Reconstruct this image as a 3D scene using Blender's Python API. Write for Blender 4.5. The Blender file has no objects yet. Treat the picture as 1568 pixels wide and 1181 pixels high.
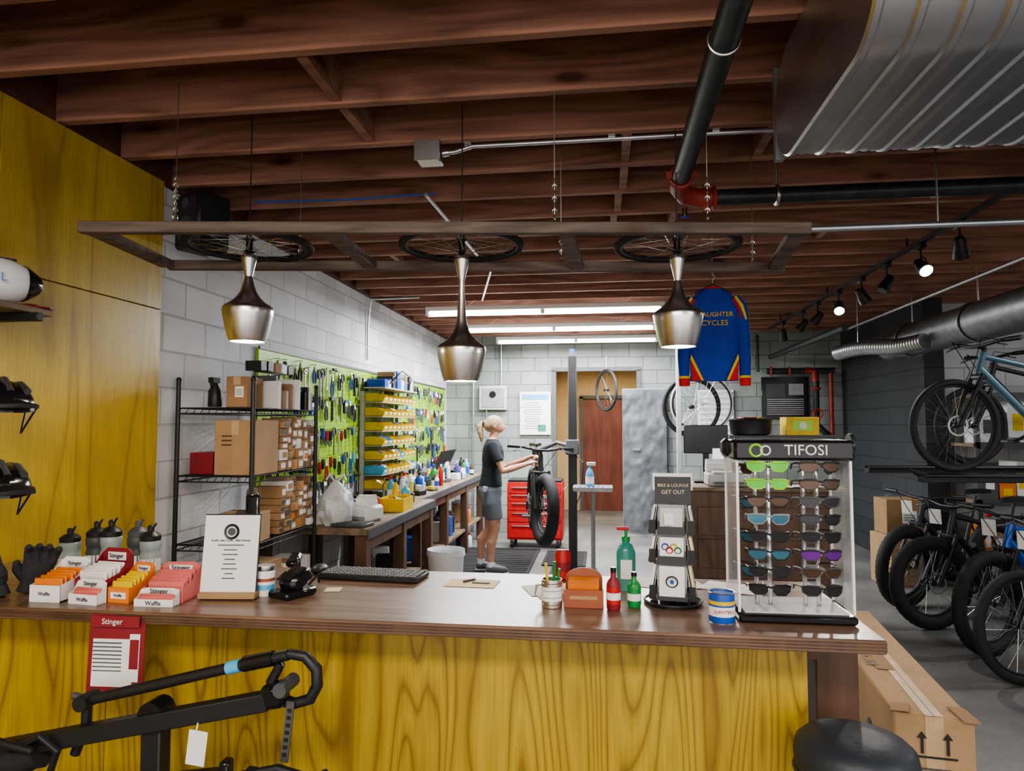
import bpy, bmesh, math, random
from mathutils import Vector as V, Matrix, Euler
from mathutils import noise as mn
random.seed(7)
R_=random.uniform
scene=bpy.context.scene
pi=math.pi
# ------------------------------------------------------------------ materials
def newmat(name):
    m=bpy.data.materials.new(name); m.use_nodes=True
    nt=m.node_tree; return m,nt,nt.nodes['Principled BSDF']
def N(nt,t,**k):
    n=nt.nodes.new(t)
    for a,b in k.items(): setattr(n,a,b)
    return n
def ramp(nt,fac,stops):
    r=N(nt,'ShaderNodeValToRGB'); e=r.color_ramp.elements
    while len(e)<len(stops): e.new(.5)
    for i,(p,c) in enumerate(stops):
        e[i].position=p; e[i].color=(*c,1)
    nt.links.new(fac,r.inputs[0]); return r.outputs[0]
def math_(nt,op,a,b=None,c=None):
    n=N(nt,'ShaderNodeMath',operation=op)
    for i,x in enumerate((a,b,c)):
        if x is None: continue
        if isinstance(x,(int,float)): n.inputs[i].default_value=x
        else: nt.links.new(x,n.inputs[i])
    return n.outputs[0]
def mul(nt,a,b,f=1):
    mx=N(nt,'ShaderNodeMix',data_type='RGBA',blend_type='MULTIPLY'); mx.inputs[0].default_value=f
    nt.links.new(a,mx.inputs[6]); nt.links.new(b,mx.inputs[7]); return mx.outputs[2]
def bumpit(nt,bs,h,st=.3,dist=.01):
    b=N(nt,'ShaderNodeBump'); b.inputs['Strength'].default_value=st; b.inputs['Distance'].default_value=dist
    nt.links.new(h,b.inputs['Height']); nt.links.new(b.outputs[0],bs.inputs['Normal'])
def pos(nt,scale=(1,1,1),obj=False):
    if obj:
        t=N(nt,'ShaderNodeTexCoord'); o=t.outputs['Object']
    else:
        t=N(nt,'ShaderNodeNewGeometry'); o=t.outputs['Position']
    m=N(nt,'ShaderNodeMapping'); m.inputs['Scale'].default_value=scale
    nt.links.new(o,m.inputs[0]); return m.outputs[0]
def noise(nt,vec,scale=5,detail=3,dist=0):
    n=N(nt,'ShaderNodeTexNoise'); n.inputs['Scale'].default_value=scale; n.inputs['Detail'].default_value=detail
    n.inputs['Distortion'].default_value=dist
    nt.links.new(vec,n.inputs['Vector']); return n.outputs[0]
def sc(c,k): return tuple(min(1,max(0,x*k)) for x in c)
def mk(name,col,rough=.5,metal=0,var=.12,scale=12,bump=0,emit=0,coat=0,alpha=1,trans=0):
    m,nt,b=newmat(name)
    f=noise(nt,pos(nt,obj=True),scale,3)
    c=ramp(nt,f,[(.3,sc(col,1-var)),(.7,sc(col,1+var))])
    nt.links.new(c,b.inputs['Base Color'])
    b.inputs['Roughness'].default_value=rough; b.inputs['Metallic'].default_value=metal
    b.inputs['Coat Weight'].default_value=coat
    if trans: b.inputs['Transmission Weight'].default_value=trans
    if alpha<1: b.inputs['Alpha'].default_value=alpha
    if emit:
        b.inputs['Emission Color'].default_value=(*col,1); b.inputs['Emission Strength'].default_value=emit
    if bump: bumpit(nt,b,f,bump)
    return m
def wood(name,ca,cb,gs,bands=9,rough=.5,coat=0,fine=(60,60,2),knots=False,bump=.15):
    m,nt,b=newmat(name)
    p=pos(nt,gs); n=noise(nt,p,1,1.5,.3)
    k=math_(nt,'MULTIPLY',n,bands)
    g=math_(nt,'PINGPONG',k,.5)
    f2=noise(nt,pos(nt,fine),1,3)
    f3=noise(nt,pos(nt,(1.1,1.1,1.1)),1,2)
    s=math_(nt,'MULTIPLY_ADD',g,.8,math_(nt,'MULTIPLY',f2,.55))
    s=math_(nt,'MULTIPLY_ADD',f3,.5,math_(nt,'ADD',s,-.22))
    mid=tuple((x+y)/2 for x,y in zip(ca,cb))
    c=ramp(nt,s,[(.12,ca),(.45,mid),(.8,cb)])
    if knots:
        vn=N(nt,'ShaderNodeTexVoronoi'); vn.inputs['Scale'].default_value=1
        nt.links.new(pos(nt,(1.7,1.2,4.5)),vn.inputs['Vector'])
        kk=ramp(nt,vn.outputs['Distance'],[(.07,(.28,.2,.17)),(.11,(.75,.65,.6)),(.17,(1,1,1))])
        c=mul(nt,c,kk,.9)
    nt.links.new(c,b.inputs['Base Color'])
    b.inputs['Roughness'].default_value=rough; b.inputs['Coat Weight'].default_value=coat; b.inputs['Coat Roughness'].default_value=.25
    bumpit(nt,b,f2,bump,.004)
    return m
def plywood(name,dark,light,gs,bands,rough=.4,coat=.3,w=.4,dist=.9):
    m,nt,b=newmat(name)
    n=noise(nt,pos(nt,gs),1,1.2,dist)
    g=math_(nt,'MULTIPLY',math_(nt,'PINGPONG',math_(nt,'MULTIPLY',n,bands),.5),2)
    c=ramp(nt,g,[(.0,dark),(w,tuple((a*.35+q*.65) for a,q in zip(dark,light))),(.95,light)])
    f2=noise(nt,pos(nt,(140,140,6)),1,2)
    c=mul(nt,c,ramp(nt,f2,[(.35,(.86,.84,.8)),(.6,(1,1,1))]))
    f3=noise(nt,pos(nt,(2.2,2.2,1.1)),1,3)
    c=mul(nt,c,ramp(nt,f3,[(.3,(.76,.72,.66)),(.6,(1.0,1.0,1.0))]))
    nt.links.new(c,b.inputs['Base Color'])
    b.inputs['Roughness'].default_value=rough; b.inputs['Coat Weight'].default_value=coat; b.inputs['Coat Roughness'].default_value=.3
    return m
def block(name,col,axis,mort=.72,rough=.7,var=.12,grime=.82):
    m,nt,b=newmat(name)
    g=N(nt,'ShaderNodeNewGeometry'); s=N(nt,'ShaderNodeSeparateXYZ'); c=N(nt,'ShaderNodeCombineXYZ')
    nt.links.new(g.outputs['Position'],s.inputs[0])
    nt.links.new(s.outputs[axis],c.inputs[0]); nt.links.new(s.outputs[2],c.inputs[1])
    br=N(nt,'ShaderNodeTexBrick'); br.offset=.5
    nt.links.new(c.outputs[0],br.inputs['Vector'])
    br.inputs['Scale'].default_value=1; br.inputs['Brick Width'].default_value=.4; br.inputs['Row Height'].default_value=.2
    br.inputs['Mortar Size'].default_value=.007; br.inputs['Mortar Smooth'].default_value=.4
    br.inputs['Color1'].default_value=(*sc(col,1+var),1); br.inputs['Color2'].default_value=(*sc(col,1-var),1)
    br.inputs['Mortar'].default_value=(*sc(col,mort),1)
    n=noise(nt,g.outputs['Position'],2.2,5)
    nt.links.new(mul(nt,br.outputs[0],ramp(nt,n,[(.3,(grime,grime,grime)),(.7,(1.0,1.0,1.0))])),b.inputs['Base Color'])
    b.inputs['Roughness'].default_value=rough
    nf=noise(nt,g.outputs['Position'],70,3)
    h=math_(nt,'MULTIPLY_ADD',br.outputs['Fac'],-1,math_(nt,'MULTIPLY',nf,.3))
    bumpit(nt,b,h,.5,.012)
    return m
M={}
M['ply']=plywood('plywood_yellow',(.28,.165,.016),(.53,.375,.038),(4.2,4.2,.45),19,w=.28,dist=.5)
M['ply_wall']=plywood('plywood_wall',(.37,.24,.022),(.53,.385,.042),(2.2,2.0,.38),10,w=.18,dist=.5)
M['joist']=wood('joist_wood',(.17,.080,.054),(.46,.235,.165),(.7,3,7),bands=6,rough=.65,fine=(3,60,80),knots=True)
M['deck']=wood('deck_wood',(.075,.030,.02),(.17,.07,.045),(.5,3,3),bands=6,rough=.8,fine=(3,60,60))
M['frame']=wood('frame_wood',(.07,.052,.047),(.21,.155,.13),(.8,5,9),bands=6,rough=.7,fine=(4,70,90),knots=True)
M['ctop']=wood('counter_wood',(.10,.052,.033),(.27,.165,.108),(.8,5,4),bands=8,rough=.36,coat=.3,fine=(4,80,60))
M['bench']=wood('bench_wood',(.10,.07,.045),(.30,.21,.14),(4,.8,4),bands=6,rough=.6,fine=(60,4,60))
M['dwood']=wood('dark_wood',(.05,.028,.018),(.15,.08,.05),(4,4,.7),bands=6,rough=.5,fine=(60,60,4))
M['door']=wood('door_wood',(.10,.025,.015),(.20,.06,.035),(5,5,.7),bands=4,rough=.4,fine=(60,60,4))
M['wl']=block('white_block',(.72,.74,.76),1)
M['wb']=block('back_block',(.34,.37,.35),0,mort=.5,grime=.65)
M['wd']=block('dark_block',(.045,.048,.055),1,mort=.6)
M['wr']=block('right_block',(.62,.64,.65),0)
M['tan']=mk('tan_plaster',(.62,.47,.27),.8,var=.05)
def concrete():
    m,nt,b=newmat('concrete')
    p=pos(nt); a=noise(nt,p,1.3,6,.4); c=noise(nt,p,30,4)
    s=math_(nt,'MULTIPLY_ADD',a,.8,math_(nt,'MULTIPLY',c,.2))
    nt.links.new(ramp(nt,s,[(.3,(.10,.10,.10)),(.7,(.24,.235,.225))]),b.inputs['Base Color'])
    b.inputs['Roughness'].default_value=.5; bumpit(nt,b,c,.1,.003); return m
M['conc']=concrete()
def peg():
    m,nt,b=newmat('pegboard_green')
    g=N(nt,'ShaderNodeNewGeometry'); s=N(nt,'ShaderNodeSeparateXYZ'); nt.links.new(g.outputs['Position'],s.inputs[0])
    def cell(o):
        return math_(nt,'POWER',math_(nt,'SUBTRACT',math_(nt,'FRACT',math_(nt,'MULTIPLY',o,28)),.5),2)
    d=math_(nt,'ADD',cell(s.outputs[1]),cell(s.outputs[2]))
    c=ramp(nt,d,[(.014,(.05,.09,.01)),(.03,(.33,.60,.012))])
    nt.links.new(c,b.inputs['Base Color']); b.inputs['Roughness'].default_value=.45; return m
M['peg']=peg()
def pm(k,*a,**kw): M[k]=mk(k,*a,**kw)
pm('black',(.018,.018,.02),.45); pm('blackg',(.012,.012,.014),.18); pm('rubber',(.02,.02,.021),.75,bump=.2,scale=60)
pm('fabric',(.03,.03,.034),.9,bump=.5,scale=90); pm('vinyl',(.035,.042,.055),.5,bump=.8,scale=9)
pm('steel',(.62,.63,.64),.3,1); pm('brushed',(.78,.75,.72),.28,1,var=.05); pm('galv',(.56,.58,.61),.36,1,var=.12,scale=3)
pm('duct2',(.30,.31,.33),.45,.8,var=.15); pm('conduit',(.5,.52,.55),.35,.9); pm('chrome',(.8,.8,.82),.12,1)
pm('pipe',(.035,.042,.045),.4,.3,var=.3); pm('redpipe',(.30,.04,.022),.5)
pm('white',(.8,.8,.8),.5,var=.03); pm('paper',(.84,.84,.82),.8,var=.03); pm('grey',(.3,.31,.32),.5); pm('lgrey',(.55,.56,.57),.5)
pm('manila',(.80,.66,.42),.8,var=.03)
pm('card',(.40,.255,.135),.85,var=.1,scale=6); pm('card2',(.33,.20,.10),.85,var=.1,scale=6); pm('tape',(.50,.36,.2),.3)
pm('yel',(.78,.54,.015),.45); pm('red',(.50,.02,.02),.4); pm('drkred',(.25,.02,.03),.5); pm('blue',(.015,.09,.45),.4); pm('lblue',(.10,.42,.66),.35)
pm('grn',(.02,.25,.06),.3); pm('lime',(.35,.75,.03),.3); pm('orange',(.75,.22,.03),.45); pm('pink',(.70,.17,.16),.5); pm('teal',(.04,.30,.24),.2,alpha=.85)
pm('purple',(.2,.03,.5),.2); pm('brown',(.33,.10,.045),.5); pm('bot',(.45,.55,.55),.25,alpha=.7); pm('dgrey',(.08,.085,.09),.5)
pm('acryl',(.75,.8,.82),.1,alpha=.3); pm('foil',(.15,.16,.175),.45,.4,var=.3,scale=7,bump=.35)
pm('jblue',(.010,.05,.42),.8,bump=.1); pm('jyel',(.85,.6,.03),.8); pm('jred',(.62,.03,.03),.8)
pm('skin',(.56,.30,.20),.5,var=.05); pm('hair',(.36,.25,.15),.6,var=.45,scale=45,bump=.25); pm('shirt',(.011,.014,.02),.85,bump=.2)
pm('shorts',(.13,.15,.17),.85,bump=.2); pm('lip',(.45,.12,.1),.5); pm('eye',(.02,.015,.01),.2); pm('sock',(.75,.75,.75),.9)
pm('bframe',(.12,.22,.28),.3,.3); pm('bframe2',(.02,.12,.50),.25,.2); pm('bag',(.75,.78,.8),.35,alpha=.85,bump=.6,scale=20)
pm('tube',(1,.98,.95),.5,emit=14); pm('bulb',(1,.93,.82),.5,emit=25); pm('screen',(.01,.012,.015),.15); pm('glow',(.85,.92,1),.5,emit=.6)
pm('wirew',(.6,.6,.6),.5,.5)
pm('lensg',(.10,.42,.05),.1,.5); pm('lensb',(.08,.22,.30),.1,.6); pm('lensp',(.22,.05,.38),.1,.6); pm('lensr',(.30,.09,.05),.1,.6); pm('lensk',(.03,.03,.035),.08,.2); pm('lensn',(.10,.06,.04),.1,.4)
# ------------------------------------------------------------------ builder
class B:
    def __init__(s,name,loc=(0,0,0),rz=0,rot=None):
        s.name=name; s.W=Matrix.Translation(V(loc))@(Euler(rot).to_matrix().to_4x4() if rot else Matrix.Rotation(math.radians(rz),4,'Z'))
        s.v=[];s.f=[];s.m=[];s.sm=[];s.mats=[];s.T=Matrix.Identity(4)
    def mi(s,k):
        if k not in s.mats: s.mats.append(k)
        return s.mats.index(k)
    def add(s,vs,fs,mat,smooth=False):
        o=len(s.v); T=s.T
        s.v+=[T@V(p) for p in vs]; i=s.mi(mat)
        for f in fs: s.f.append([o+q for q in f]); s.m.append(i); s.sm.append(smooth)
    def box(s,c,sz,mat,rot=None,bev=0):
        hx,hy,hz=[q/2 for q in sz]; R=Euler([math.radians(q) for q in rot]).to_matrix() if rot else None
        def tr(p):
            p=V(p); p=R@p if R else p
            return p+V(c)
        if not bev:
            vs=[tr((x*hx,y*hy,z*hz)) for x in(-1,1) for y in(-1,1) for z in(-1,1)]
            s.add(vs,[(0,1,3,2),(4,6,7,5),(0,4,5,1),(2,3,7,6),(0,2,6,4),(1,5,7,3)],mat); return
        b=min(bev,hx*.9,hy*.9,hz*.9); vs=[];ix={}
        for x in(-1,1):
            for y in(-1,1):
                for z in(-1,1):
                    for k in range(3):
                        ix[(x,y,z,k)]=len(vs)
                        vs.append(tr((x*(hx-(b if k!=0 else 0)),y*(hy-(b if k!=1 else 0)),z*(hz-(b if k!=2 else 0)))))
        fs=[]
        for q in(-1,1):
            fs.append([ix[(q,a,c2,0)] for a,c2 in((-1,-1),(1,-1),(1,1),(-1,1))])
            fs.append([ix[(a,q,c2,1)] for a,c2 in((-1,-1),(1,-1),(1,1),(-1,1))])
            fs.append([ix[(a,c2,q,2)] for a,c2 in((-1,-1),(1,-1),(1,1),(-1,1))])
        for a in(-1,1):
            for c2 in(-1,1):
                fs.append([ix[(a,c2,-1,0)],ix[(a,c2,1,0)],ix[(a,c2,1,1)],ix[(a,c2,-1,1)]])
                fs.append([ix[(a,-1,c2,0)],ix[(a,1,c2,0)],ix[(a,1,c2,2)],ix[(a,-1,c2,2)]])
                fs.append([ix[(-1,a,c2,1)],ix[(1,a,c2,1)],ix[(1,a,c2,2)],ix[(-1,a,c2,2)]])
                for d in(-1,1): fs.append([ix[(a,c2,d,k)] for k in range(3)])
        s.add(vs,fs,mat)
    def tube(s,pts,r,mat,seg=10,closed=False,caps=True,flat=1):
        pts=[V(p) for p in pts]; n=len(pts)
        rs=r if isinstance(r,(list,tuple)) else [r]*n
        t0=(pts[1]-pts[0]).normalized(); a=V((0,0,1)) if abs(t0.z)<.9 else V((1,0,0))
        u=(a-t0*a.dot(t0)).normalized(); vs=[]
        for i in range(n):
            if closed: t=(pts[(i+1)%n]-pts[i-1]).normalized()
            elif i==0: t=t0
            elif i==n-1: t=(pts[-1]-pts[-2]).normalized()
            else:
                t=((pts[i+1]-pts[i]).normalized()+(pts[i]-pts[i-1]).normalized())
                t=t.normalized() if t.length>1e-6 else t0
            u=(u-t*u.dot(t)); u=u.normalized() if u.length>1e-6 else t.orthogonal().normalized()
            w=t.cross(u)
            for k in range(seg):
                an=2*pi*k/seg; vs.append(pts[i]+u*(math.cos(an)*rs[i])+w*(math.sin(an)*rs[i]*flat))
        fs=[]
        for i in range(n if closed else n-1):
            j=(i+1)%n
            for k in range(seg):
                l=(k+1)%seg; fs.append((i*seg+k,i*seg+l,j*seg+l,j*seg+k))
        if caps and not closed:
            fs.append(list(range(seg))); fs.append([(n-1)*seg+k for k in range(seg)])
        s.add(vs,fs,mat,True)
    def cyl(s,p,q,r,mat,r2=None,seg=14): s.tube([p,q],[r,r if r2 is None else r2],mat,seg)
    def lathe(s,prof,c,mat,seg=24,axis=None,sx=1,sy=1):
        A=V(axis).to_track_quat('Z','Y').to_matrix() if axis else Matrix.Identity(3)
        vs=[];n=len(prof)
        for r,z in prof:
            for k in range(seg):
                a=2*pi*k/seg; vs.append(V(c)+A@V((r*math.cos(a)*sx,r*math.sin(a)*sy,z)))
        fs=[(i*seg+k,i*seg+(k+1)%seg,(i+1)*seg+(k+1)%seg,(i+1)*seg+k) for i in range(n-1) for k in range(seg)]
        if prof[0][0]>1e-5: fs.append(list(range(seg)))
        if prof[-1][0]>1e-5: fs.append([(n-1)*seg+k for k in range(seg)])
        s.add(vs,fs,mat,True)
    def shell(s,prof,c,mat,seg=28):
        vs=[];n=len(prof)
        for r,z in prof:
            for k in range(seg):
                a=2*pi*k/seg; vs.append(V(c)+V((r*math.cos(a),r*math.sin(a),z)))
        s.add(vs,[(i*seg+k,i*seg+(k+1)%seg,(i+1)*seg+(k+1)%seg,(i+1)*seg+k) for i in range(n-1) for k in range(seg)],mat,True)
    def sph(s,c,r,mat,seg=14,rings=8):
        r=r if isinstance(r,(tuple,list)) else (r,r,r); vs=[];fs=[]
        for i in range(rings+1):
            t=pi*i/rings
            for k in range(seg):
                a=2*pi*k/seg; vs.append((c[0]+r[0]*math.sin(t)*math.cos(a),c[1]+r[1]*math.sin(t)*math.sin(a),c[2]+r[2]*math.cos(t)))
        for i in range(rings):
            for k in range(seg): fs.append((i*seg+k,i*seg+(k+1)%seg,(i+1)*seg+(k+1)%seg,(i+1)*seg+k))
        s.add(vs,fs,mat,True)
    def torus(s,c,ax,R,r,mat,seg=40,ms=8,knob=0,flat=1):
        A=V(ax).normalized().to_track_quat('Z','Y').to_matrix(); vs=[];fs=[]
        for i in range(seg):
            a=2*pi*i/seg; rr=r*(1+(knob if i%2 else 0))
            for k in range(ms):
                b=2*pi*k/ms; q=R+rr*math.cos(b)
                vs.append(V(c)+A@V((q*math.cos(a),q*math.sin(a),rr*math.sin(b)*flat)))
        for i in range(seg):
            j=(i+1)%seg
            for k in range(ms):
                l=(k+1)%ms; fs.append((i*ms+k,i*ms+l,j*ms+l,j*ms+k))
        s.add(vs,fs,mat,True)
    def prism(s,pts,off,mat,smooth=False):
        n=len(pts); o=V(off); vs=[V(p) for p in pts]+[V(p)+o for p in pts]
        fs=[list(range(n)),[n+i for i in range(n)]]+[(i,(i+1)%n,n+(i+1)%n,n+i) for i in range(n)]
        s.add(vs,fs,mat,smooth)
    def loft(s,secs,mat,seg=20):
        vs=[]
        for cx,cy,z,rx,ry in secs:
            for k in range(seg):
                a=2*pi*k/seg; vs.append((cx+rx*math.cos(a),cy+ry*math.sin(a),z))
        n=len(secs)
        fs=[(i*seg+k,i*seg+(k+1)%seg,(i+1)*seg+(k+1)%seg,(i+1)*seg+k) for i in range(n-1) for k in range(seg)]
        fs+=[list(range(seg)),[(n-1)*seg+k for k in range(seg)]]
        s.add(vs,fs,mat,True)
    def done(s,parent=None,remesh=0,smooth_it=0,fixn=True):
        me=bpy.data.meshes.new(s.name); me.from_pydata([tuple(p) for p in s.v],[],s.f)
        for k in s.mats: me.materials.append(M[k])
        me.polygons.foreach_set('material_index',s.m); me.polygons.foreach_set('use_smooth',s.sm)
        if fixn:
            bm=bmesh.new(); bm.from_mesh(me); bmesh.ops.recalc_face_normals(bm,faces=bm.faces); bm.to_mesh(me); bm.free()
        me.update()
        try: me.set_sharp_from_angle(angle=math.radians(40))
        except Exception: pass
        ob=bpy.data.objects.new(s.name,me); scene.collection.objects.link(ob); ob.matrix_world=s.W
        if parent: ob.parent=parent; ob.matrix_parent_inverse=Matrix.Identity(4); ob.matrix_local=s.W
        if remesh:
            md=ob.modifiers.new('r','REMESH'); md.mode='VOXEL'; md.voxel_size=remesh; md.use_smooth_shade=True
            if smooth_it:
                sm=ob.modifiers.new('s','SMOOTH'); sm.factor=.5; sm.iterations=smooth_it
        return ob
def text(parent,st,loc,rot,size,mat,align='CENTER',ext=.0004):
    c=bpy.data.curves.new('lettering','FONT'); c.body=st; c.size=size; c.extrude=ext; c.align_x=align; c.align_y='CENTER'
    c.resolution_u=3
    c.materials.append(M[mat]); o=bpy.data.objects.new('lettering',c); scene.collection.objects.link(o)
    o.parent=parent; o.location=loc; o.rotation_euler=[math.radians(q) for q in rot]; return o
def area(name,loc,rot,sx,sy,e,col=(1,1,1)):
    l=bpy.data.lights.new(name,'AREA'); l.shape='RECTANGLE'; l.size=sx; l.size_y=sy; l.energy=e; l.color=col
    o=bpy.data.objects.new(name,l); scene.collection.objects.link(o); o.location=loc; o.rotation_euler=[math.radians(q) for q in rot]; return o
# ------------------------------------------------------------------ room
JZ=2.89
b=B('floor'); b.box((2.6,4.5,-.05),(10.4,17.4,.1),'conc'); b.done()
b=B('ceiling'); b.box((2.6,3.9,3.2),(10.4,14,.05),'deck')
b.box((-.1,11.9,2.62),(3,2.9,.05),'tan'); b.done()
b=B('ceiling_joists')
y=-2.2
while y<10.1:
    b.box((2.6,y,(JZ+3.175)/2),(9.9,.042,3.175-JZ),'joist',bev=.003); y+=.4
for x,yy in((-1.05,3.02),(-1.05,2.62),(.12,3.42),(.12,3.82),(.10,4.22),(.08,4.62),(.45,4.62),(.75,3.42),(1.5,5.0),(-1.6,5.4),(2.2,3.4),(1.9,4.2)):
    b.box((x,yy-.2,JZ+.13),(.04,.356,.24),'joist')
b.box((-2.325,3.95,3.03),(.04,12.3,.28),'deck')
b.done()
b=B('wall_left'); b.box((-2.45,3.6,1.6),(.2,13.4,3.2),'wl'); b.done()
b=B('wall_left_plywood')
for i,(y0,y1) in enumerate(((-1.3,-.1),(-.1,1.1),(1.1,2.3),(2.3,3.29))):
    for z0,z1 in((.0,2.2),(2.2,2.885)):
        b.box((-2.315,(y0+y1)/2,(z0+z1)/2),(.06,y1-y0-.003,z1-z0-.004),'ply_wall',bev=.002)
b.done()
b=B('wall_back')
yb=10.3
b.box((-1.62,yb,1.6),(1.86,.2,3.2),'wb'); b.box((2.0,yb,1.6),(2.98,.2,3.2),'wb'); b.box((-.09,yb,2.8),(1.2,.2,.8),'wb')
b.done()
b=B('wall_recess'); b.box((-.09,13.1,1.3),(3,.1,2.7),'tan'); b.box((-.9,11.7,1.3),(.1,2.7,2.7),'tan'); b.box((1.2,11.7,1.3),(.1,2.7,2.7),'wb'); b.done()
b=B('wall_right_dark'); b.box((3.46,9.0,1.6),(.2,2.6,3.2),'wd'); b.done()
b=B('wall_right_white'); b.box((5.5,7.9,1.6),(4.1,.2,3.2),'wr'); b.done()
b=B('wall_right'); b.box((7.6,2.9,1.6),(.2,10,3.2),'wl'); b.done()
b=B('trim_opening')
for x in(-.71,.53): b.box((x,10.18,1.2),(.06,.05,2.4),'dgrey')
b.box((-.09,10.18,2.42),(1.3,.05,.06),'dgrey'); b.done()
b=B('door_1',(0,13.005,0)); b.box((.07,0,1.03),(.86,.05,2.06),'door')
for x in(-.39,.53): b.box((x,-.01,1.06),(.06,.08,2.12),'dgrey')
b.box((.07,-.01,2.12),(.98,.08,.06),'dgrey'); b.sph((.42,-.06,1.0),.03,'steel'); b.cyl((.42,-.02,1.0),(.42,-.06,1.0),.012,'steel'); b.done()
# ------------------------------------------------------------------ counter
b=B('service_counter')
b.box((-.79,2.14,1.0525),(2.96,.64,.035),'ctop',bev=.004)
for k in range(3): b.box((-.79,1.818,1.045+k*.008),(2.955,.004,.003),'dwood')
for x0,x1 in((-2.27,-1.53),(-1.53,.548)):
    b.box(((x0+x1)/2,2.0,.515),(x1-x0-.003,.02,1.03),'ply')
b.box((.65,2.12,.515),(.115,.09,1.03),'dwood',bev=.004)
b.box((-.8,2.06,.99),(2.9,.05,.08),'dwood')
ctr=b.done()
b=B('lower_desk'); b.box((-1.45,2.8,.78),(1.5,.55,.04),'bench',bev=.003)
for x in(-2.15,-.75):
    for y in(2.57,3.03): b.box((x,y,.38),(.05,.05,.76),'dwood')
b.done()
# ------------------------------------------------------------------ duct, pipes
b=B('flat_oval_air_duct')
hy,hz,yc,zc=.46,.185,2.03,2.685
def oval(k):
    out=[]
    for i in range(24):
        a=-pi/2+pi*i/23; out.append((yc+(hy-hz)+ (hz+k)*math.cos(a),zc+(hz+k)*math.sin(a)))
    for i in range(24):
        a=pi/2+pi*i/23; out.append((yc-(hy-hz)+(hz+k)*math.cos(a),zc+(hz+k)*math.sin(a)))
    return out
vs=[];fs=[];ns=0;x=.62
while x<6.5:
    ph=ns%8
    k={0:0,1:.007,2:.007,3:0}.get(ph,(.0035 if ph in(5,7) else 0))
    for p in oval(k): vs.append((x,p[0],p[1]))
    x+=.007 if ph in(0,2) else .014; ns+=1
for i in range(ns-1):
    for k in range(48): fs.append((i*48+k,i*48+(k+1)%48,(i+1)*48+(k+1)%48,(i+1)*48+k))
fs.append(list(range(48))); fs.append([(ns-1)*48+k for k in range(48)])
b.add(vs,fs,'galv',True)
for yy in(1.75,2.3):
    b.cyl((.72,yy,2.86),(.72,yy,3.0),.006,'steel')
b.box((.64,2.53,2.72),(.03,.03,.34),'galv'); b.box((.64,1.55,2.72),(.03,.03,.34),'galv')
b.done()
b=B('sprinkler_pipe')
b.tube([(.36,-1.5,2.72),(.36,3.22,2.72)],.043,'pipe',18)
b.torus((.36,3.12,2.72),(0,1,0),.046,.012,'redpipe',20); 
b.tube([(.36,3.15,2.72),(.365,3.24,2.715),(.40,3.31,2.70),(.47,3.34,2.69),(.54,3.34,2.69)],.046,'redpipe',16)
b.box((.36,3.10,2.72),(.13,.025,.03),'redpipe'); b.box((.50,3.34,2.69),(.025,.03,.13),'redpipe')
b.torus((.54,3.34,2.69),(1,0,0),.046,.011,'redpipe',20)
b.tube([(.54,3.34,2.69),(7.4,3.34,2.69)],.038,'pipe',18)
b.torus((.83,3.34,2.69),(1,0,0),.041,.010,'steel',20); b.cyl((.83,3.34,2.73),(.83,3.34,2.92),.006,'steel')
b.torus((.36,2.0,2.72),(0,1,0),.046,.004,'steel',20); b.cyl((.36,2.0,2.76),(.36,2.0,2.92),.006,'steel')
b.cyl((.40,3.32,2.64),(.40,3.32,2.60),.014,'chrome'); b.cyl((.40,3.32,2.60),(.40,3.32,2.595),.022,'chrome')
b.done()
b=B('round_flex_duct')
pts=[];rs=[];y=2.7;i=0
while y<7.75: pts.append((3.05,y,2.44)); rs.append(.155+(.006 if i%2 else 0)); y+=.04; i+=1
b.tube(pts,rs,'duct2',24)
for yy in(3,4,6,7.2): b.torus((3.05,yy,2.44),(0,1,0),.168,.010,'duct2',28)
for yy in(3,4,6,7.2): b.cyl((3.05,yy,2.6),(3.05,yy,2.885),.006,'steel')
b.done()
b=B('flex_duct_branch')
pts=[];rs=[]
for i in range(70):
    t=i/69; pts.append((2.40+.45*t,7.4-.9*t,2.33+.02*math.sin(t*6)+.02*t)); rs.append(.07+(.006 if i%2 else 0))
b.tube(pts,rs,'galv',18); b.cyl((2.5,7.1,2.40),(2.5,7.1,2.885),.004,'steel'); b.done()
b=B('back_fire_pipes')
b.tube([(2.35,7.0,2.55),(2.35,10.0,2.55)],.035,'pipe',12)
b.tube([(2.3,10.0,2.35),(3.2,10.0,2.35)],.045,'pipe',12)
b.tube([(2.95,10.0,2.35),(2.95,10.0,1.6),(3.1,10.0,1.45)],.045,'pipe',12); b.torus((2.95,10.0,2.1),(0,0,1),.05,.018,'redpipe',16)
b.tube([(2.80,10.0,2.35),(2.93,10.0,2.35),(2.95,10.0,2.2)],.052,'redpipe',12)
b.tube([(3.15,10.0,2.35),(3.15,10.0,0)],.03,'redpipe',12); b.torus((2.95,9.93,1.75),(0,1,0),.06,.01,'red',16)
for x in (2.35,2.6): b.torus((x,10.0,2.35),(1,0,0),.05,.016,'redpipe',16)
b.tube([(2.2,10.1,2.35),(2.2,10.1,2.88)],.02,'pipe',8)
b.done()
b=B('electrical_junction_box')
b.box((-.78,3.02,2.845),(.11,.10,.085),'galv',bev=.006); b.box((-.78,2.967,2.845),(.12,.006,.095),'steel',bev=.002)
b.tube([(-.72,3.02,2.845),(-.66,3.02,2.85),(-.58,3.02,2.872),(.75,3.02,2.872),(1.2,3.02,2.872)],.010,'conduit',10)
for x in(-.6,.05,.5): b.box((x,3.02,2.882),(.03,.04,.012),'steel')
b.cyl((-.72,3.02,2.845),(-.69,3.02,2.848),.016,'steel'); b.done()
b=B('electrical_conduit')
b.tube([(.80,2.76,2.36),(1.9,2.9,2.40),(2.75,3.0,2.43)],.014,'conduit',10)
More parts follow.
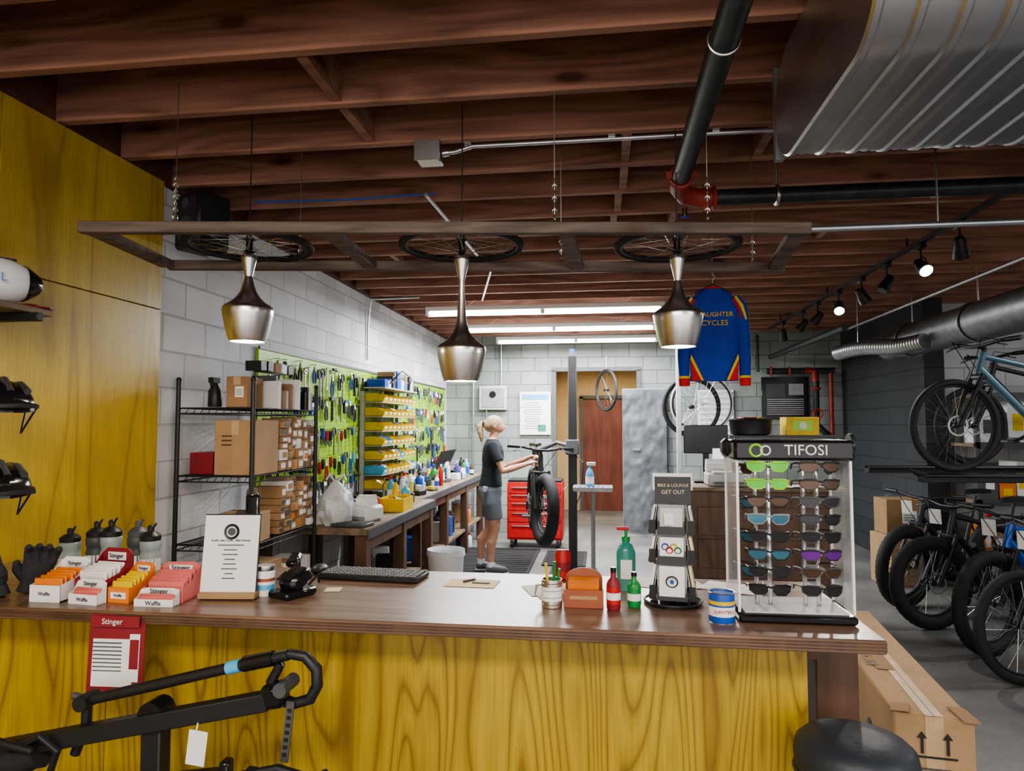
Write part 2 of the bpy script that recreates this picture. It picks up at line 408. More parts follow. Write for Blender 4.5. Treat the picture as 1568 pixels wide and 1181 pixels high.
for x,y in((1.3,2.82),(2.5,2.96)): b.cyl((x,y,2.38),(x,y,2.885),.004,'steel')
b.done()
b=B('electrical_conduit')
b.tube([(-2.33,6.6,2.25),(-2.33,6.6,2.6),(-2.30,6.6,2.86),(-1.8,6.6,2.87)],.012,'conduit',8); b.done()
b=B('electrical_conduit')
b.tube([(-.95,3.6,2.86),(-.9,5.5,2.86),(-1.2,6.8,2.86)],.010,'conduit',8); b.done()
b=B('electrical_conduit'); b.tube([(2.55,3.0,2.62),(2.6,7.7,2.62)],.014,'conduit',8); b.cyl((2.57,4.5,2.62),(2.57,4.5,2.885),.004,'steel'); b.done()
b=B('blue_air_hose'); b.tube([(-1.95,3.6,2.86),(-1.4,3.61,2.855),(-.9,3.62,2.87)],.005,'blue',8); b.done()
# ------------------------------------------------------------------ hanging frame
def hangp(t,f):
    a=V((-1.97,2.34,2.35)); bb=V((.79,2.70,2.345)); c=V((-2.05,2.95,2.35)); d=V((.86,3.36,2.345))
    return (a.lerp(bb,t)).lerp(c.lerp(d,t),f)
b=B('hanging_wood_frame')
def beam(b,p,q,w,h,mat):
    p=V(p);q=V(q);d=q-p; L=d.length; an=math.atan2(d.y,d.x); el=math.atan2(d.z,math.hypot(d.x,d.y))
    o=b.T.copy(); b.T=o@Matrix.Translation((p+q)/2)@Matrix.Rotation(an,4,'Z')@Matrix.Rotation(-el,4,'Y'); b.box((0,0,0),(L,w,h),mat,bev=.003); b.T=o
beam(b,hangp(0,0),hangp(1,0),.038,.044,'frame'); beam(b,hangp(.01,1),hangp(1,1),.038,.044,'frame')
for t in(.012,.335,.665,.985): beam(b,hangp(t,.05),hangp(t,.96),.062,.034,'frame')
for t,f in((.13,0),(.65,0.02),(.86,0),(.22,1),(.64,1),(.95,1)):
    p=hangp(t,f); b.cyl(p,(p.x,p.y,2.92),.0022,'steel',seg=6); b.torus((p.x,p.y,p.z+.04),(1,0,0),.015,.003,'steel',14,6)
    for k in range(6): b.torus((p.x,p.y,p.z+.07+.024*k),(k%2,1-k%2,0),.009,.002,'steel',10,5)
b.done()
def wheel(b,c,ax,R,tr,spk='steel',ns=24,tire='rubber',rim='black',knob=0,flat=1,seg=48):
    c=V(c);ax=V(ax).normalized()
    b.torus(c,ax,R-tr,tr,tire,96 if knob else seg,10,knob,flat)
    rr=R-2*tr-.004; b.torus(c,ax,rr,.010,rim,40,6,0,1.1*flat)
    b.cyl(c-ax*.045,c+ax*.045,.014,rim,seg=12); b.cyl(c-ax*.03,c-ax*.024,.024,rim); b.cyl(c+ax*.024,c+ax*.03,.024,rim)
    u=ax.orthogonal().normalized(); w=ax.cross(u)
    for i in range(ns):
        a=2*pi*i/ns; a2=a+(.5 if (i//2)%2 else -.5); s=1 if i%2 else -1
        p=c+ax*(.027*s)+(u*math.cos(a2)+w*math.sin(a2))*.022; q=c+(u*math.cos(a)+w*math.sin(a))*rr
        b.cyl(p,q,.0013,spk,seg=4)
LAMPS=((-1.51,2.756,1.957,.385),(-.598,2.877,1.787,.55),(.326,2.998,1.935,.405))
for i,(x,y,z,h) in enumerate(LAMPS):
    b=B('bicycle_wheel',(x,y,2.375)); wheel(b,(0,0,0),(0,0,1),.272,.014,ns=28); b.done()
    b=B('pendant_lamp',(x,y,z))
    pr=[(.074,0),(.082,.02),(.094,.07),(.103,.11),(.106,.135),(.102,.148),(.094,.154),(.070,.170),(.050,.190),(.034,.215),(.022,.255)]
    e=h-.12; pr+=[(.015,max(.285,e*.80)),(.012,e),(.020,e+.035),(.032,e+.09),(.034,h-.02),(.030,h-.012),(.012,h)]
    b.shell(pr,(0,0,0),'brushed',36); b.shell([(r-.0025,q) for r,q in pr[:9]],(0,0,0),'white',36)
    b.torus((0,0,0),(0,0,1),.073,.0025,'steel',36,6)
    b.cyl((0,0,h-.01),(0,0,h+.06),.014,'blackg'); b.cyl((0,0,h+.06),(0,0,3.0-z),.003,'black',seg=6)
    b.sph((0,0,.055),.034,'bulb'); b.cyl((0,0,.08),(0,0,.14),.018,'white'); b.done(fixn=False)
    l=bpy.data.lights.new('pendant_bulb_light','POINT'); l.energy=10; l.color=(1,.86,.68); l.shadow_soft_size=.03
    o=bpy.data.objects.new('pendant_bulb_light',l); scene.collection.objects.link(o); o.location=(x,y,z+.012)
# ------------------------------------------------------------------ fluorescents
for y,x0,x1 in((6.9,-1.80,.62),(8.2,-1.76,.63),(9.4,-1.45,.75)):
    b=B('fluorescent_light_fixture',((x0+x1)/2,y,2.79)); L=x1-x0
    b.box((0,0,0),(L,.13,.05),'white',bev=.006)
    for dy in(-.045,.045):
        for s in(-1,1): b.cyl((s*.02,dy,-.045),(s*(L/2-.03),dy,-.045),.017,'tube')
        for s in(-1,0,1): b.box((s*(L/2-.02),dy,-.042),(.04,.03,.045),'white')
    for s in(-.8,.8): b.cyl((s,0,.02),(s,0,.098),.003,'steel',seg=6); b.tube([(s,0,.02),(s+.1,0,.098)],.002,'steel',5)
    b.tube([(.0,0,.02),(.1,.02,-.06),(.3,.03,-.05),(.5,.0,.03)],.005,'white',6)
    b.done()
    area('fluorescent_tube_light',((x0+x1)/2,y,2.715),(0,0,0),L,.12,88,(.95,.98,1))
# ------------------------------------------------------------------ track lights
b=B('track_light_rail'); b.box((2.1,5.9,2.81),(.035,6.2,.025),'black')
for yy in(3.3,5.0,6.7,8.4): b.cyl((2.1,yy,2.82),(2.1,yy,2.885),.008,'black')
b.done()
for i,(yy,dx,dy,dz,lit) in enumerate(((4.3,.3,.5,-.7,0),(4.8,.1,-.75,-.65,1),(5.35,-.5,-.1,-.8,0),(5.85,.5,.2,-.7,0),(6.4,-.2,-.75,-.65,1),(7.0,-.5,.3,-.7,0),(7.5,-.5,.3,-.7,0),(8.3,.2,.5,-.7,0))):
    b=B('track_spotlight',(2.1,yy,2.74)); d=V((dx,dy,dz)).normalized()
    b.box((0,0,.038),(.04,.09,.035),'black',bev=.004); b.cyl((0,0,.03),(0,0,-.04),.006,'black')
    b.tube([(0,0,-.02),(.03,0,-.045),(.035,0,-.08)],.004,'black',6)
    c=V((0,0,-.09)); b.tube([c-d*.06,c-d*.045,c+d*.0,c+d*.02,c+d*.07],[.02,.032,.034,.042,.046],'black',16)
    if lit: b.cyl(c+d*.071,c+d*.073,.04,'bulb')
    else: b.cyl(c+d*.071,c+d*.073,.036,'dgrey')
    b.done()
    if lit:
        l=bpy.data.lights.new('track_spot_light','SPOT'); l.energy=60; l.spot_size=1.3; l.spot_blend=.6; l.shadow_soft_size=.04; l.color=(1,.93,.85)
        o=bpy.data.objects.new('track_spot_light',l); scene.collection.objects.link(o); o.location=V((2.1,yy,2.74))+c+d*.09
        o.rotation_euler=d.to_track_quat('-Z','Y').to_euler()
# ------------------------------------------------------------------ boxes helper
def cbox(name,loc,sz,rz=0,mat='card',label=None,tape=True):
    b=B(name,loc,rz); w,d,h=sz
    b.box((0,0,h/2),sz,mat,bev=.003)
    if tape:
        b.box((0,0,h+.0008),(w*.98,.04,.001),'tape'); b.box((0,-d/2-.0008,h*.86),(.04,.001,h*.26),'tape')
        b.box((0,.0,h+.0004),(w,.003,.0012),'dwood')
    if label:
        b.box((w*.12,-d/2-.001,h*.5),(w*.4,.001,h*.35),label)
        for k in range(3): b.box((w*.12,-d/2-.0018,h*(.42+k*.07)),(w*.3,.001,h*.02),'dgrey')
    else:
        for k in range(3): b.box((-w*.2,-d/2-.0012,h*(.55+k*.08)),(w*.25,.001,h*.025),'dwood')
    return b.done()
# ------------------------------------------------------------------ wire shelving (left)
SX0,SX1,SY0,SY1=-2.30,-1.865,3.48,4.3
b=B('wire_shelving_rack')
for x in(SX0,SX1):
    for y in(SY0,SY1):
        b.cyl((x,y,0),(x,y,1.84),.0127,'black'); b.sph((x,y,1.845),.015,'black')
SHZ=(.30,.62,.95,1.32,1.69)
for z in SHZ:
    for dz in(0,-.03):
        b.tube([(SX0,SY0,z+dz),(SX1,SY0,z+dz),(SX1,SY1,z+dz),(SX0,SY1,z+dz)],.004,'black',6,closed=True)
    for k in range(26):
        y=SY0+(SY1-SY0)*k/25; b.cyl((SX0,y,z),(SX1,y,z),.002,'black',seg=4)
    for k in range(20):
        y=SY0+(SY1-SY0)*k/20; b.cyl((SX1,y,z-.03),(SX1,y+.02,z),.002,'black',seg=4)
    for k in range(10):
        x=SX0+(SX1-SX0)*k/10; b.cyl((x,SY0,z-.03),(x+.02,SY0,z),.002,'black',seg=4)
b.done()
cbox('cardboard_box',(-1.99,3.66,1.325),(.23,.30,.30),3,'card',None)
cbox('cardboard_box',(-2.20,3.7,1.325),(.14,.3,.12),0,'drkred',None,False)
cbox('cardboard_box',(-1.99,3.62,1.695),(.12,.20,.17),4,'card2','paper')
cbox('cardboard_box',(-1.98,3.62,.955),(.22,.2,.16),6,'card','paper')
cbox('cardboard_box',(-2.0,3.72,.625),(.24,.3,.2),-5,'card')
cbox('cardboard_box',(-1.98,3.68,.305),(.24,.3,.24),-5,'card2')
b=B('parts_boxes')
for z in(.955,1.325,):
    y=3.86
    while y<4.27:
        w=R_(.05,.09); h=0
        while h<.28:
            hh=R_(.035,.075); 
            if h+hh>.325: break
            m=random.choice(['card','card2','card','white','card2','card','card2'])
            dx=R_(-.01,.015)
            b.box((-1.97+dx,y+w/2,z+h+hh/2),(.17,w-.006,hh-.003),m,bev=.002)
            b.box((-1.8835+dx,y+w/2,z+h+hh/2),(.003,w*.6,hh*.5),random.choice(['paper','white','orange','card','dgrey','paper']))
            h+=hh
        y+=w
for z in(.625,.305,): 
    for k in range(5): b.box((-1.98,3.95+k*.075,z+.07),(.2,.065,.14),random.choice(['card','card2','paper']),bev=.002)
for k in range(15):
    w=R_(.05,.075); h=R_(.10,.22)
    b.box((-1.95+R_(-.03,.03),3.77+k*.035,1.692+h/2),(.15,.03,h),random.choice(['white','card','paper','dgrey','card2','blackg','white']),(0,0,R_(-8,8)),bev=.002)
for k in range(5): b.box((-2.05,3.85+k*.09,1.692+.26),(.1,.07,.06),random.choice(['white','dgrey','card','black']),(R_(-9,9),0,0),bev=.002)
b.done()
b=B('spray_bottle',(-2.17,3.62,1.70)); b.lathe([(.035,0),(.038,.01),(.036,.09),(.014,.13),(.014,.14)],(0,0,0),'black'); b.box((.0,-.01,.15),(.03,.07,.03),'black'); b.box((0,-.035,.12),(.012,.012,.04),'black',(20,0,0)); b.done()
b=B('computer_monitor',(-1.44,2.70,.80),28)
b.box((0,0,.36),(.05,.34,.33),'blackg',bev=.01); b.box((.027,0,.37),(.003,.32,.30),'screen'); b.box((-.04,0,.34),(.05,.2,.2),'black',bev=.01)
b.box((-.05,0,.18),(.03,.06,.3),'black',bev=.005); b.box((-.03,0,.008),(.2,.24,.016),'black',bev=.004)
b.tube([(-.07,.05,.3),(-.12,.06,.2),(-.1,.02,.1),(-.15,.0,.01)],.004,'black',6); b.done()
# ------------------------------------------------------------------ pegboard & tools
b=B('green_pegboard'); b.box((-2.335,7.2,1.60),(.02,5.6,1.05),'peg')
b.box((-2.322,7.2,2.13),(.012,5.6,.02),'dgrey'); b.done()
b=B('pegboard_tools')
def tool(b,y,z,kind,col,s=1):
    x=-2.295
    if kind==0:
        b.tube([(x,y,z),(x,y,z-.03*s),(x,y,z-.10*s),(x,y,z-.115*s)],[.012,.017,.014,.009],col,8); b.cyl((x,y,z-.11*s),(x,y,z-.24*s),.004,'steel',seg=6)
    elif kind==1:
        b.box((x,y,z-.12*s),(.007,.018,.19*s),'steel',bev=.003); b.torus((x,y,z-.01),(1,0,0),.018,.007,'steel',14,6)
        b.prism([(x-.004,y-.02,z-.25*s),(x-.004,y-.022,z-.21*s),(x-.004,y+.022,z-.21*s),(x-.004,y+.02,z-.25*s),(x-.004,y+.008,z-.235*s),(x-.004,y-.008,z-.235*s)],(.008,0,0),'steel')
    elif kind==2:
        for sg in(-1,1): b.tube([(x,y+sg*.002,z-.05*s),(x,y+sg*.02,z-.1*s),(x,y+sg*.026,z-.16*s),(x,y+sg*.018,z-.21*s)],[.007,.008,.009,.006],col,8)
        b.tube([(x,y,z-.06*s),(x,y,z)],[.014,.005],'steel',8)
    elif kind==3:
        b.cyl((x,y-.045,z),(x,y+.045,z),.011,col,seg=8); b.cyl((x,y,z),(x,y,z-.22*s),.0045,'steel',seg=6)
    elif kind==4:
        b.box((x,y,z-.15*s),(.006,.02,.28*s),'dgrey',bev=.002); b.torus((x,y,z-.02),(1,0,0),.035,.008,'dgrey',16,6)
    elif kind==5:
        b.cyl((x+.01,y,z-.02),(x+.01,y,z-.26*s),.012,col,seg=8); b.box((x+.01,y,z),(.03,.1,.035),'dgrey',bev=.005)
    elif kind==6:
        b.box((x+.01,y,z-.06),(.02,.06,.1),col,bev=.002); b.box((x+.022,y,z-.03),(.002,.055,.03),'paper')
    else:
        b.tube([(x,y,z),(x,y,z-.1*s)],[.02,.02],col,10); b.torus((x,y,z-.13*s),(1,0,0),.025,.006,'dgrey',14,6)
    b.cyl((x-.03,y,z+.012),(x+.02,y,z+.012),.003,'steel',seg=5)
cols=['blue','black','black','blue','dgrey','black','dgrey','lblue','black','black','black','dgrey','red']
for row,z in enumerate((2.05,1.80,1.55,1.32,1.14)):
    y=4.50+R_(0,.05)
    while y<9.9:
        if not(6.3<y<7.45) or z>1.99:
            if random.random()<.93: tool(b,y,z+R_(-.03,.03),random.choice([0,0,1,1,2,2,3,4,5,6,7]),random.choice(cols),R_(.65,.95))
        y+=R_(.06,.12)
b.done()
# ---- bin unit
b=B('yellow_parts_bins')
for y in(6.36,6.9,7.48): b.box((-2.29,y,1.42),(.04,.03,1.0),'lgrey'); 
def bin_(b,x,y,z,w,d,h,mat,fill):
    t=.004
    b.box((x,y,z+t),(d,w,t),mat); b.box((x-d/2,y,z+h/2),(t,w,h),mat)
    for s in(-1,1): b.prism([(x-d/2,y+s*w/2,z),(x+d/2,y+s*w/2,z),(x+d/2+.02,y+s*w/2,z+h*.55),(x+d*.15,y+s*w/2,z+h),(x-d/2,y+s*w/2,z+h)],(0,-s*t,0),mat)
    b.box((x+d/2+.008,y,z+h*.28),(t,w,h*.56),mat,(0,18,0)); b.box((x+d/2+.017,y,z+h*.35),(.002,w*.6,h*.2),'paper',(0,18,0))
    if fill:
        for k in range(3): b.box((x+R_(-.03,.03),y+R_(-.2,.2)*w,z+h*.6),(.05,w*.4,h*.6),random.choice(['dgrey','black','white','blue','steel','black']),(R_(-30,30),R_(-30,30),R_(0,90)))
for r in range(7):
    z=.98+r*.14; b.box((-2.19,6.92,z-.004),(.2,1.14,.006),'lgrey')
    for k in range(8):
        y=6.43+k*.14
        bin_(b,-2.18,y,z,.125,.18,.085,'yel' if (r*3+k)%7!=3 else random.choice(['dgrey','yel','white','lblue']),True)
b.done()
b=B('parts_shelf_stock')
for k in range(13):
    h=R_(.06,.2); b.box((-2.17+R_(-.02,.02),6.42+k*.085,1.965+h/2),(.18,.07,h),random.choice(['white','paper','dgrey','black','card','lblue','blue']),(0,0,R_(-10,10)),bev=.003)
b.box((-2.18,6.92,1.957),(.24,1.14,.012),'lgrey')
b.tube([(-2.07,6.5,2.0),(-1.97,6.5,2.1),(-2.0,6.7,2.14),(-1.97,6.95,2.08),(-2.05,7.1,1.99)],.006,'black',6)
b.tube([(-2.07,6.5,2.0),(-1.95,6.55,2.06),(-1.97,6.65,2.1),(-1.97,6.8,2.02)],.005,'wirew',6)
b.done()
# ------------------------------------------------------------------ workbenches
for (y0,y1,xr) in((4.34,6.15,-1.52),(6.2,9.6,-1.66)):
    b=B('workbench'); xc=(-2.32+xr)/2; w=xr+2.32
    b.box((xc,(y0+y1)/2,.90),(w,y1-y0,.045),'bench',bev=.004); b.box((xr+.004,(y0+y1)/2,.885),(.012,y1-y0,.06),'dgrey')
    b.box((xc,(y0+y1)/2,.30),(w-.06,y1-y0-.1,.03),'bench'); b.box((xr-.04,(y0+y1)/2,.82),(.04,y1-y0-.1,.1),'dwood')
    n=3 if y1-y0<2 else 4
    for k in range(n):
        y=y0+.06+(y1-y0-.12)*k/(n-1)
        for x in(-2.26,xr-.05): b.box((x,y,.44),(.085,.085,.88),'dwood',bev=.003)
    b.done()
def bottle(b,c,r,h,mat,cap='white',label=None,nz=.68):
    x,y,z=c
    b.lathe([(r*.9,0),(r,.006),(r,h*nz),(r*.85,h*(nz+.07)),(r*.4,h*(nz+.17)),(r*.38,h*.9)],(x,y,z),mat,16)
    b.cyl((x,y,z+h*.88),(x,y,z+h),r*.42,cap,seg=12)
    if label: b.shell([(r*1.02,h*.15),(r*1.02,h*.55)],(x,y,z),label,16)
b=B('workshop_bottles')
for k in range(46):
    y=R_(4.92,9.4); x=R_(-2.0,-1.62 if y<6.1 else -1.76)
    if y>6.25 and y<7.6: x=max(x,-2.0)
    if 5.15<y<5.55 and x>-1.9: x=-2.1
    bottle(b,(x,y,.924),R_(.022,.04),R_(.13,.25),random.choice(['lblue','white','blue','black','grn','red','yel','white','lblue','dgrey']),random.choice(['white','red','black','blue']),random.choice(['paper','yel','blue',None]))
b.done()
b=B('bench_clutter')
for k in range(70):
    y=R_(4.92,9.5); x=R_(-2.2,-1.6 if y<6.1 else -1.74); h=R_(.03,.13)
    if y>6.2 and y<7.6: x=max(x,-2.0)
    if 5.15<y<5.55 and x>-1.85: x=-2.0
    b.box((x,y,.923+h/2),(R_(.04,.14),R_(.04,.12),h),random.choice(['dgrey','black','yel','white','red','blue','card','lgrey','black','dgrey']),(0,0,R_(0,90)),bev=.006)
    if k%4==0: b.torus((x,y,.935),(0,0,1),.06,.008,random.choice(['black','blue','dgrey']),20,6)
for k in range(7):
    b.tube([(-1.95,8.0+k*.12,.93),(-1.98,8.02+k*.12,1.1),(-1.9,8.05+k*.12,1.28)],[.02,.018,.014],'black',8)
b.done()
b=B('under_bench_stock')
for k in range(60):
    y=R_(4.45,9.5); x=R_(-2.0,-1.66 if y<6.1 else -1.82); h=R_(.08,.26)
    z=.318 if random.random()<.7 else 0.0
    if abs(y-4.4)<.1 or abs(y-5.25)<.12: continue
    b.box((x,y,z+h/2),(R_(.1,.2),R_(.08,.18),h),random.choice(['dgrey','black','card','white','black','blue','card2','lgrey','lblue','black']),(0,0,R_(-25,25)),bev=.006)
    if k%4==0: bottle(b,(x+.1,y,z),.035,.2,random.choice(['blue','white','orange','yel']),'red')
b.done()
b=B('plastic_bag',(-1.80,4.50,.923))
vs=[];fs=[];rg=9;sg=18
for i in range(rg+1):
    t=i/rg; r=.105*(math.sin(pi*min(1,.18+t*.85)))**.8+.012
    for k in range(sg):
        a=2*pi*k/sg; q=r*(1+.14*math.sin(5*a+i)+.08*math.sin(9*a+2*i)); vs.append((q*math.cos(a),q*math.sin(a),t*.30))
for i in range(rg):
    for k in range(sg): fs.append((i*sg+k,i*sg+(k+1)%sg,(i+1)*sg+(k+1)%sg,(i+1)*sg+k))
fs.append(list(range(sg))); b.add(vs,fs,'bag',True)
for s in(-1,1): b.tube([(s*.01,0,.29),(s*.05,.01,.34),(s*.07,.0,.30)],.008,'bag',6)
b.done()
b=B('label_printer',(-1.66,4.72,.923),-20)
b.box((0,0,.055),(.17,.2,.11),'white',bev=.02); b.cyl((-.06,0,.13),(.06,0,.13),.05,'paper',seg=20); b.box((0,-.1,.03),(.13,.02,.02),'grey'); b.done()
b=B('laptop_computer',(-1.66,4.45,.923),-10); b.box((0,0,.012),(.24,.16,.022),'dgrey',bev=.004); b.box((0,0,.025),(.2,.1,.003),'black'); b.done()
b=B('yellow_parts_tray',(-1.64,5.35,.923)); b.box((0,0,.004),(.2,.28,.008),'yel')
for s in(-1,1): b.box((s*.1,0,.05),(.008,.28,.1),'yel'); b.box((0,s*.14,.05),(.2,.008,.1),'yel')
b.box((.02,.03,.05),(.1,.1,.06),'dgrey',(10,20,30)); b.done()
b=B('waste_bin',(-1.32,5.75,0)); b.lathe([(.12,0),(.125,.01),(.15,.48),(.158,.5),(.158,.52),(.148,.52),(.12,.03)],(0,0,0),'white',20,sx=1,sy=1.1)
b.lathe([(.01,.45),(.145,.46),(.15,.53),(.16,.55),(.165,.50)],(0,0,0),'bag',18); b.done()
b=B('rubber_floor_mat'); b.box((-1.27,8.1,.008),(.95,1.5,.016),'rubber',bev=.006)
for k in range(14): b.box((-1.27,7.42+k*.105,.018),(.88,.03,.006),'rubber')
b.done()
b=B('rubber_floor_mat'); b.box((-.45,8.3,.008),(.5,.9,.016),'rubber',bev=.006)
for k in range(8): b.box((-.45,7.92+k*.105,.018),(.44,.03,.006),'rubber')
b.done()
# ------------------------------------------------------------------ tool chest
b=B('red_tool_chest',(-.88,9.15,0))
b.box((0,0,.48),(.72,.45,.74),'red',bev=.008)
for k,h in enumerate((.10,.10,.12,.15,.2)):
    z=.80-sum((.10,.10,.12,.15,.2)[:k])-h/2; b.box((0,-.228,z),(.67,.012,h-.012),'red',bev=.003); b.box((0,-.24,z+h*.28),(.6,.015,.014),'steel',bev=.003)
b.box((0,0,.865),(.7,.43,.03),'black',bev=.004)
for x in(-.3,.3):
    for y in(-.17,.17): b.cyl((x-.02,y,.05),(x+.02,y,.05),.05,'rubber'); b.box((x,y,.09),(.05,.06,.05),'steel')
b.tube([(.37,-.15,.75),(.41,-.15,.77),(.41,.15,.77),(.37,.15,.75)],.01,'steel',8)
b.done()
# ------------------------------------------------------------------ bikes
def bike(name,loc,rz,col,R=.345,tr=.028,steer=0,knob=0,rim='black',fork='black',tag=None,acc=None,grip='black'):
    b=B(name,(loc[0],loc[1],loc[2]),rz)
    fw=tr+.022
    rh=V((-.54,0,R)); fh=V((.56,0,R)); bb=V((-.09,0,.31)); st=V((-.25,0,.78)); hb=V((.36,0,.76)); ht=V((.325,0,.89))
    wheel(b,rh,(0,1,0),R,tr,rim=rim,knob=knob,ns=24)
    b.tube([bb,hb+V((0,0,.02))],[.026,.030],col); b.tube([st-V((-.01,0,.04)),ht-V((.005,0,.02))],[.018,.021],col); b.tube([bb,st],.019,col); b.tube([hb-V((-.01,0,.03)),ht+V((-.004,0,.015))],.025,col)
    for s in(-1,1):
        b.tube([bb+V((-.02,s*.03,0)),bb+V((-.14,s*fw,.01)),rh+V((0,s*(fw+.005),0))],[.012,.012,.009],col,8)
        b.tube([st+V((0,s*.015,-.05)),st+V((-.10,s*fw,-.15)),rh+V((0,s*(fw+.005),0))],[.010,.009,.007],col,8)
    b.cyl(bb+V((0,-.05,0)),bb+V((0,.05,0)),.024,'black')
    b.tube([st,st+V((-.055,0,.17))],.0145,'black')
    sp=st+V((-.06,0,.18)); o=b.T.copy()
    b.prism([sp+V(q) for q in((-.13,-.05,.01),(-.09,-.07,.01),(-.02,-.045,.01),(.06,-.02,.01),(.13,-.012,.005),(.14,0,.003),(.13,.012,.005),(.06,.02,.01),(-.02,.045,.01),(-.09,.07,.01),(-.13,.05,.01))],(0,0,.035),'black',False)
    hd=(ht-hb).normalized(); b.T=o@Matrix.Translation(hb)@Matrix.Rotation(math.radians(steer),4,hd)@Matrix.Translation(-hb)
    wheel(b,fh,(0,1,0),R,tr,rim=rim,knob=knob,ns=24)
    cr=hb+V((.012,0,-.045))
    b.box(cr,(.05,2*fw+.04,.035),fork,bev=.008)
    for s in(-1,1):
        m=cr.lerp(fh,.5)+V((0,s*(fw+.008),0)); b.tube([cr+V((0,s*(fw+.004),.02)),m],.016,fork,10); b.tube([m,fh+V((0,s*(fw+.008),0))],.02,fork,10)
    tp=ht+hd*.05; b.cyl(ht,tp,.018,'black'); sm=tp+V((.06,0,.01)); b.tube([tp,sm],.018,'black')
    hbp=[sm+V((-.06,-.36,.03)),sm+V((-.03,-.2,.025)),sm+V((.0,-.06,.0)),sm+V((.0,.06,.0)),sm+V((-.03,.2,.025)),sm+V((-.06,.36,.03))]
    b.tube(hbp,.0135,'black')
    for s in(-1,1):
        e=sm+V((-.06,s*.36,.03)); q=sm+V((-.038,s*.24,.027)); b.tube([q,e],.018,grip)
        b.tube([q+V((.01,-s*.02,0)),q+V((.06,0,-.03)),q+V((.055,s*.08,-.045))],.006,'dgrey',6)
        b.tube([q+V((.02,-s*.02,0)),q+V((.12,-s*.08,.02)),hb+V((.06,s*.01,.0)),fh+V((0,s*fw,.08))],.0035,'black',5)
    b.torus(fh+V((0,fw-.004,0)),(0,1,0),.072,.007,'steel',28,4,0,.15)
    b.T=o
    b.torus(rh+V((0,fw-.004,0)),(0,1,0),.072,.007,'steel',28,4,0,.15)
    yy=-.06
    b.torus(bb+V((0,yy,0)),(0,1,0),.075,.006,'dgrey',28,6); b.torus(rh+V((0,-fw+.005,0)),(0,1,0),.05,.012,'steel',24,6)
    for a in range(4): b.cyl(bb+V((0,yy,0)),bb+V((.07*math.cos(a*pi/2),yy,.07*math.sin(a*pi/2))),.006,'dgrey',seg=6)
    for s,an in((-1,-.5),(1,pi-.5)):
        e=bb+V((.17*math.cos(an),s*.085,.17*math.sin(an))); b.tube([bb+V((0,s*.07,0)),e],[.014,.011],'black',8); b.box(e+V((0,s*.05,0)),(.09,.09,.022),'dgrey',bev=.005)
    b.tube([bb+V((0,yy,.075)),rh+V((0,-fw,.05))],.004,'dgrey',5); b.tube([bb+V((0,yy,-.075)),rh+V((.03,-fw,-.12)),rh+V((.0,-fw,-.13)),rh+V((-.02,-fw,-.05))],.004,'dgrey',5)
    b.box(rh+V((.01,-fw-.01,-.08)),(.03,.02,.1),'black',bev=.004)
    if tag:
        b.box(sm+V((.03,-.1,-.09)),(.003,.09,.12),'paper',(0,8,20))
        b.tube([bb.lerp(hb,.35)+V((-.03,0,.05)),bb.lerp(hb,.6)+V((-.03,0,.05))],.034,'black',12)
        b.box(rh.lerp(st,.55)+V((-.08,0,.18)),(.06,.03,.05),'red',bev=.01)
    return b.done()
bk=bike('fat_tire_bicycle',(-.70,7.50,.385),-80,'black',R=.36,tr=.058,knob=.09,steer=12)
b=B('bike_repair_lift_stand')
b.box((-.32,7.45,1.18),(.09,.10,2.32),'black',bev=.006); b.box((-.32,7.45,2.33),(.07,.08,.12),'dgrey',(0,0,8),bev=.01)
b.cyl((-.32,7.44,2.38),(-.32,7.44,2.42),.03,'blue')
b.box((-.32,7.45,.015),(.5,.5,.03),'black',bev=.006)
b.box((-.32,7.40,1.36),(.14,.16,.16),'dgrey',bev=.01)
b.tube([(-.32,7.42,1.36),(-.50,7.65,1.40),(-.74,7.76,1.30)],.022,'dgrey'); b.box((-.755,7.765,1.27),(.07,.07,.10),'blackg',bev=.012)
b.tube([(-.32,7.38,1.3),(-.2,7.3,1.2),(-.22,7.32,.9),(-.3,7.38,.7)],.005,'black',6)
b.done()
b=B('tool_tray_stand',(-.10,6.98,0))
b.box((0,0,.95),(.38,.30,.02),'lgrey',bev=.005)
for s in(-1,1): b.box((0,s*.15,.965),(.38,.008,.035),'lgrey'); b.box((s*.19,0,.965),(.008,.30,.035),'lgrey')
b.cyl((0,0,.03),(0,0,.95),.022,'grey'); b.cyl((0,0,.0),(0,0,.03),.2,'dgrey',seg=24)
for k in range(6): b.cyl((-.14+k*.045,-.1,.972),(-.12+k*.045,.1,.972),.008,random.choice(['steel','black','blue','red']),seg=6)
b.done()
b=B('spray_bottle',(-.13,6.96,.982)); b.lathe([(.04,0),(.042,.01),(.042,.12),(.03,.16),(.014,.19),(.014,.21)],(0,0,0),'lblue'); b.shell([(.043,.03),(.043,.1)],(0,0,0),'paper'); b.box((.015,0,.225),(.09,.03,.035),'white',bev=.006); b.tube([(.04,0,.21),(.05,0,.17)],.007,'red',6); b.done()
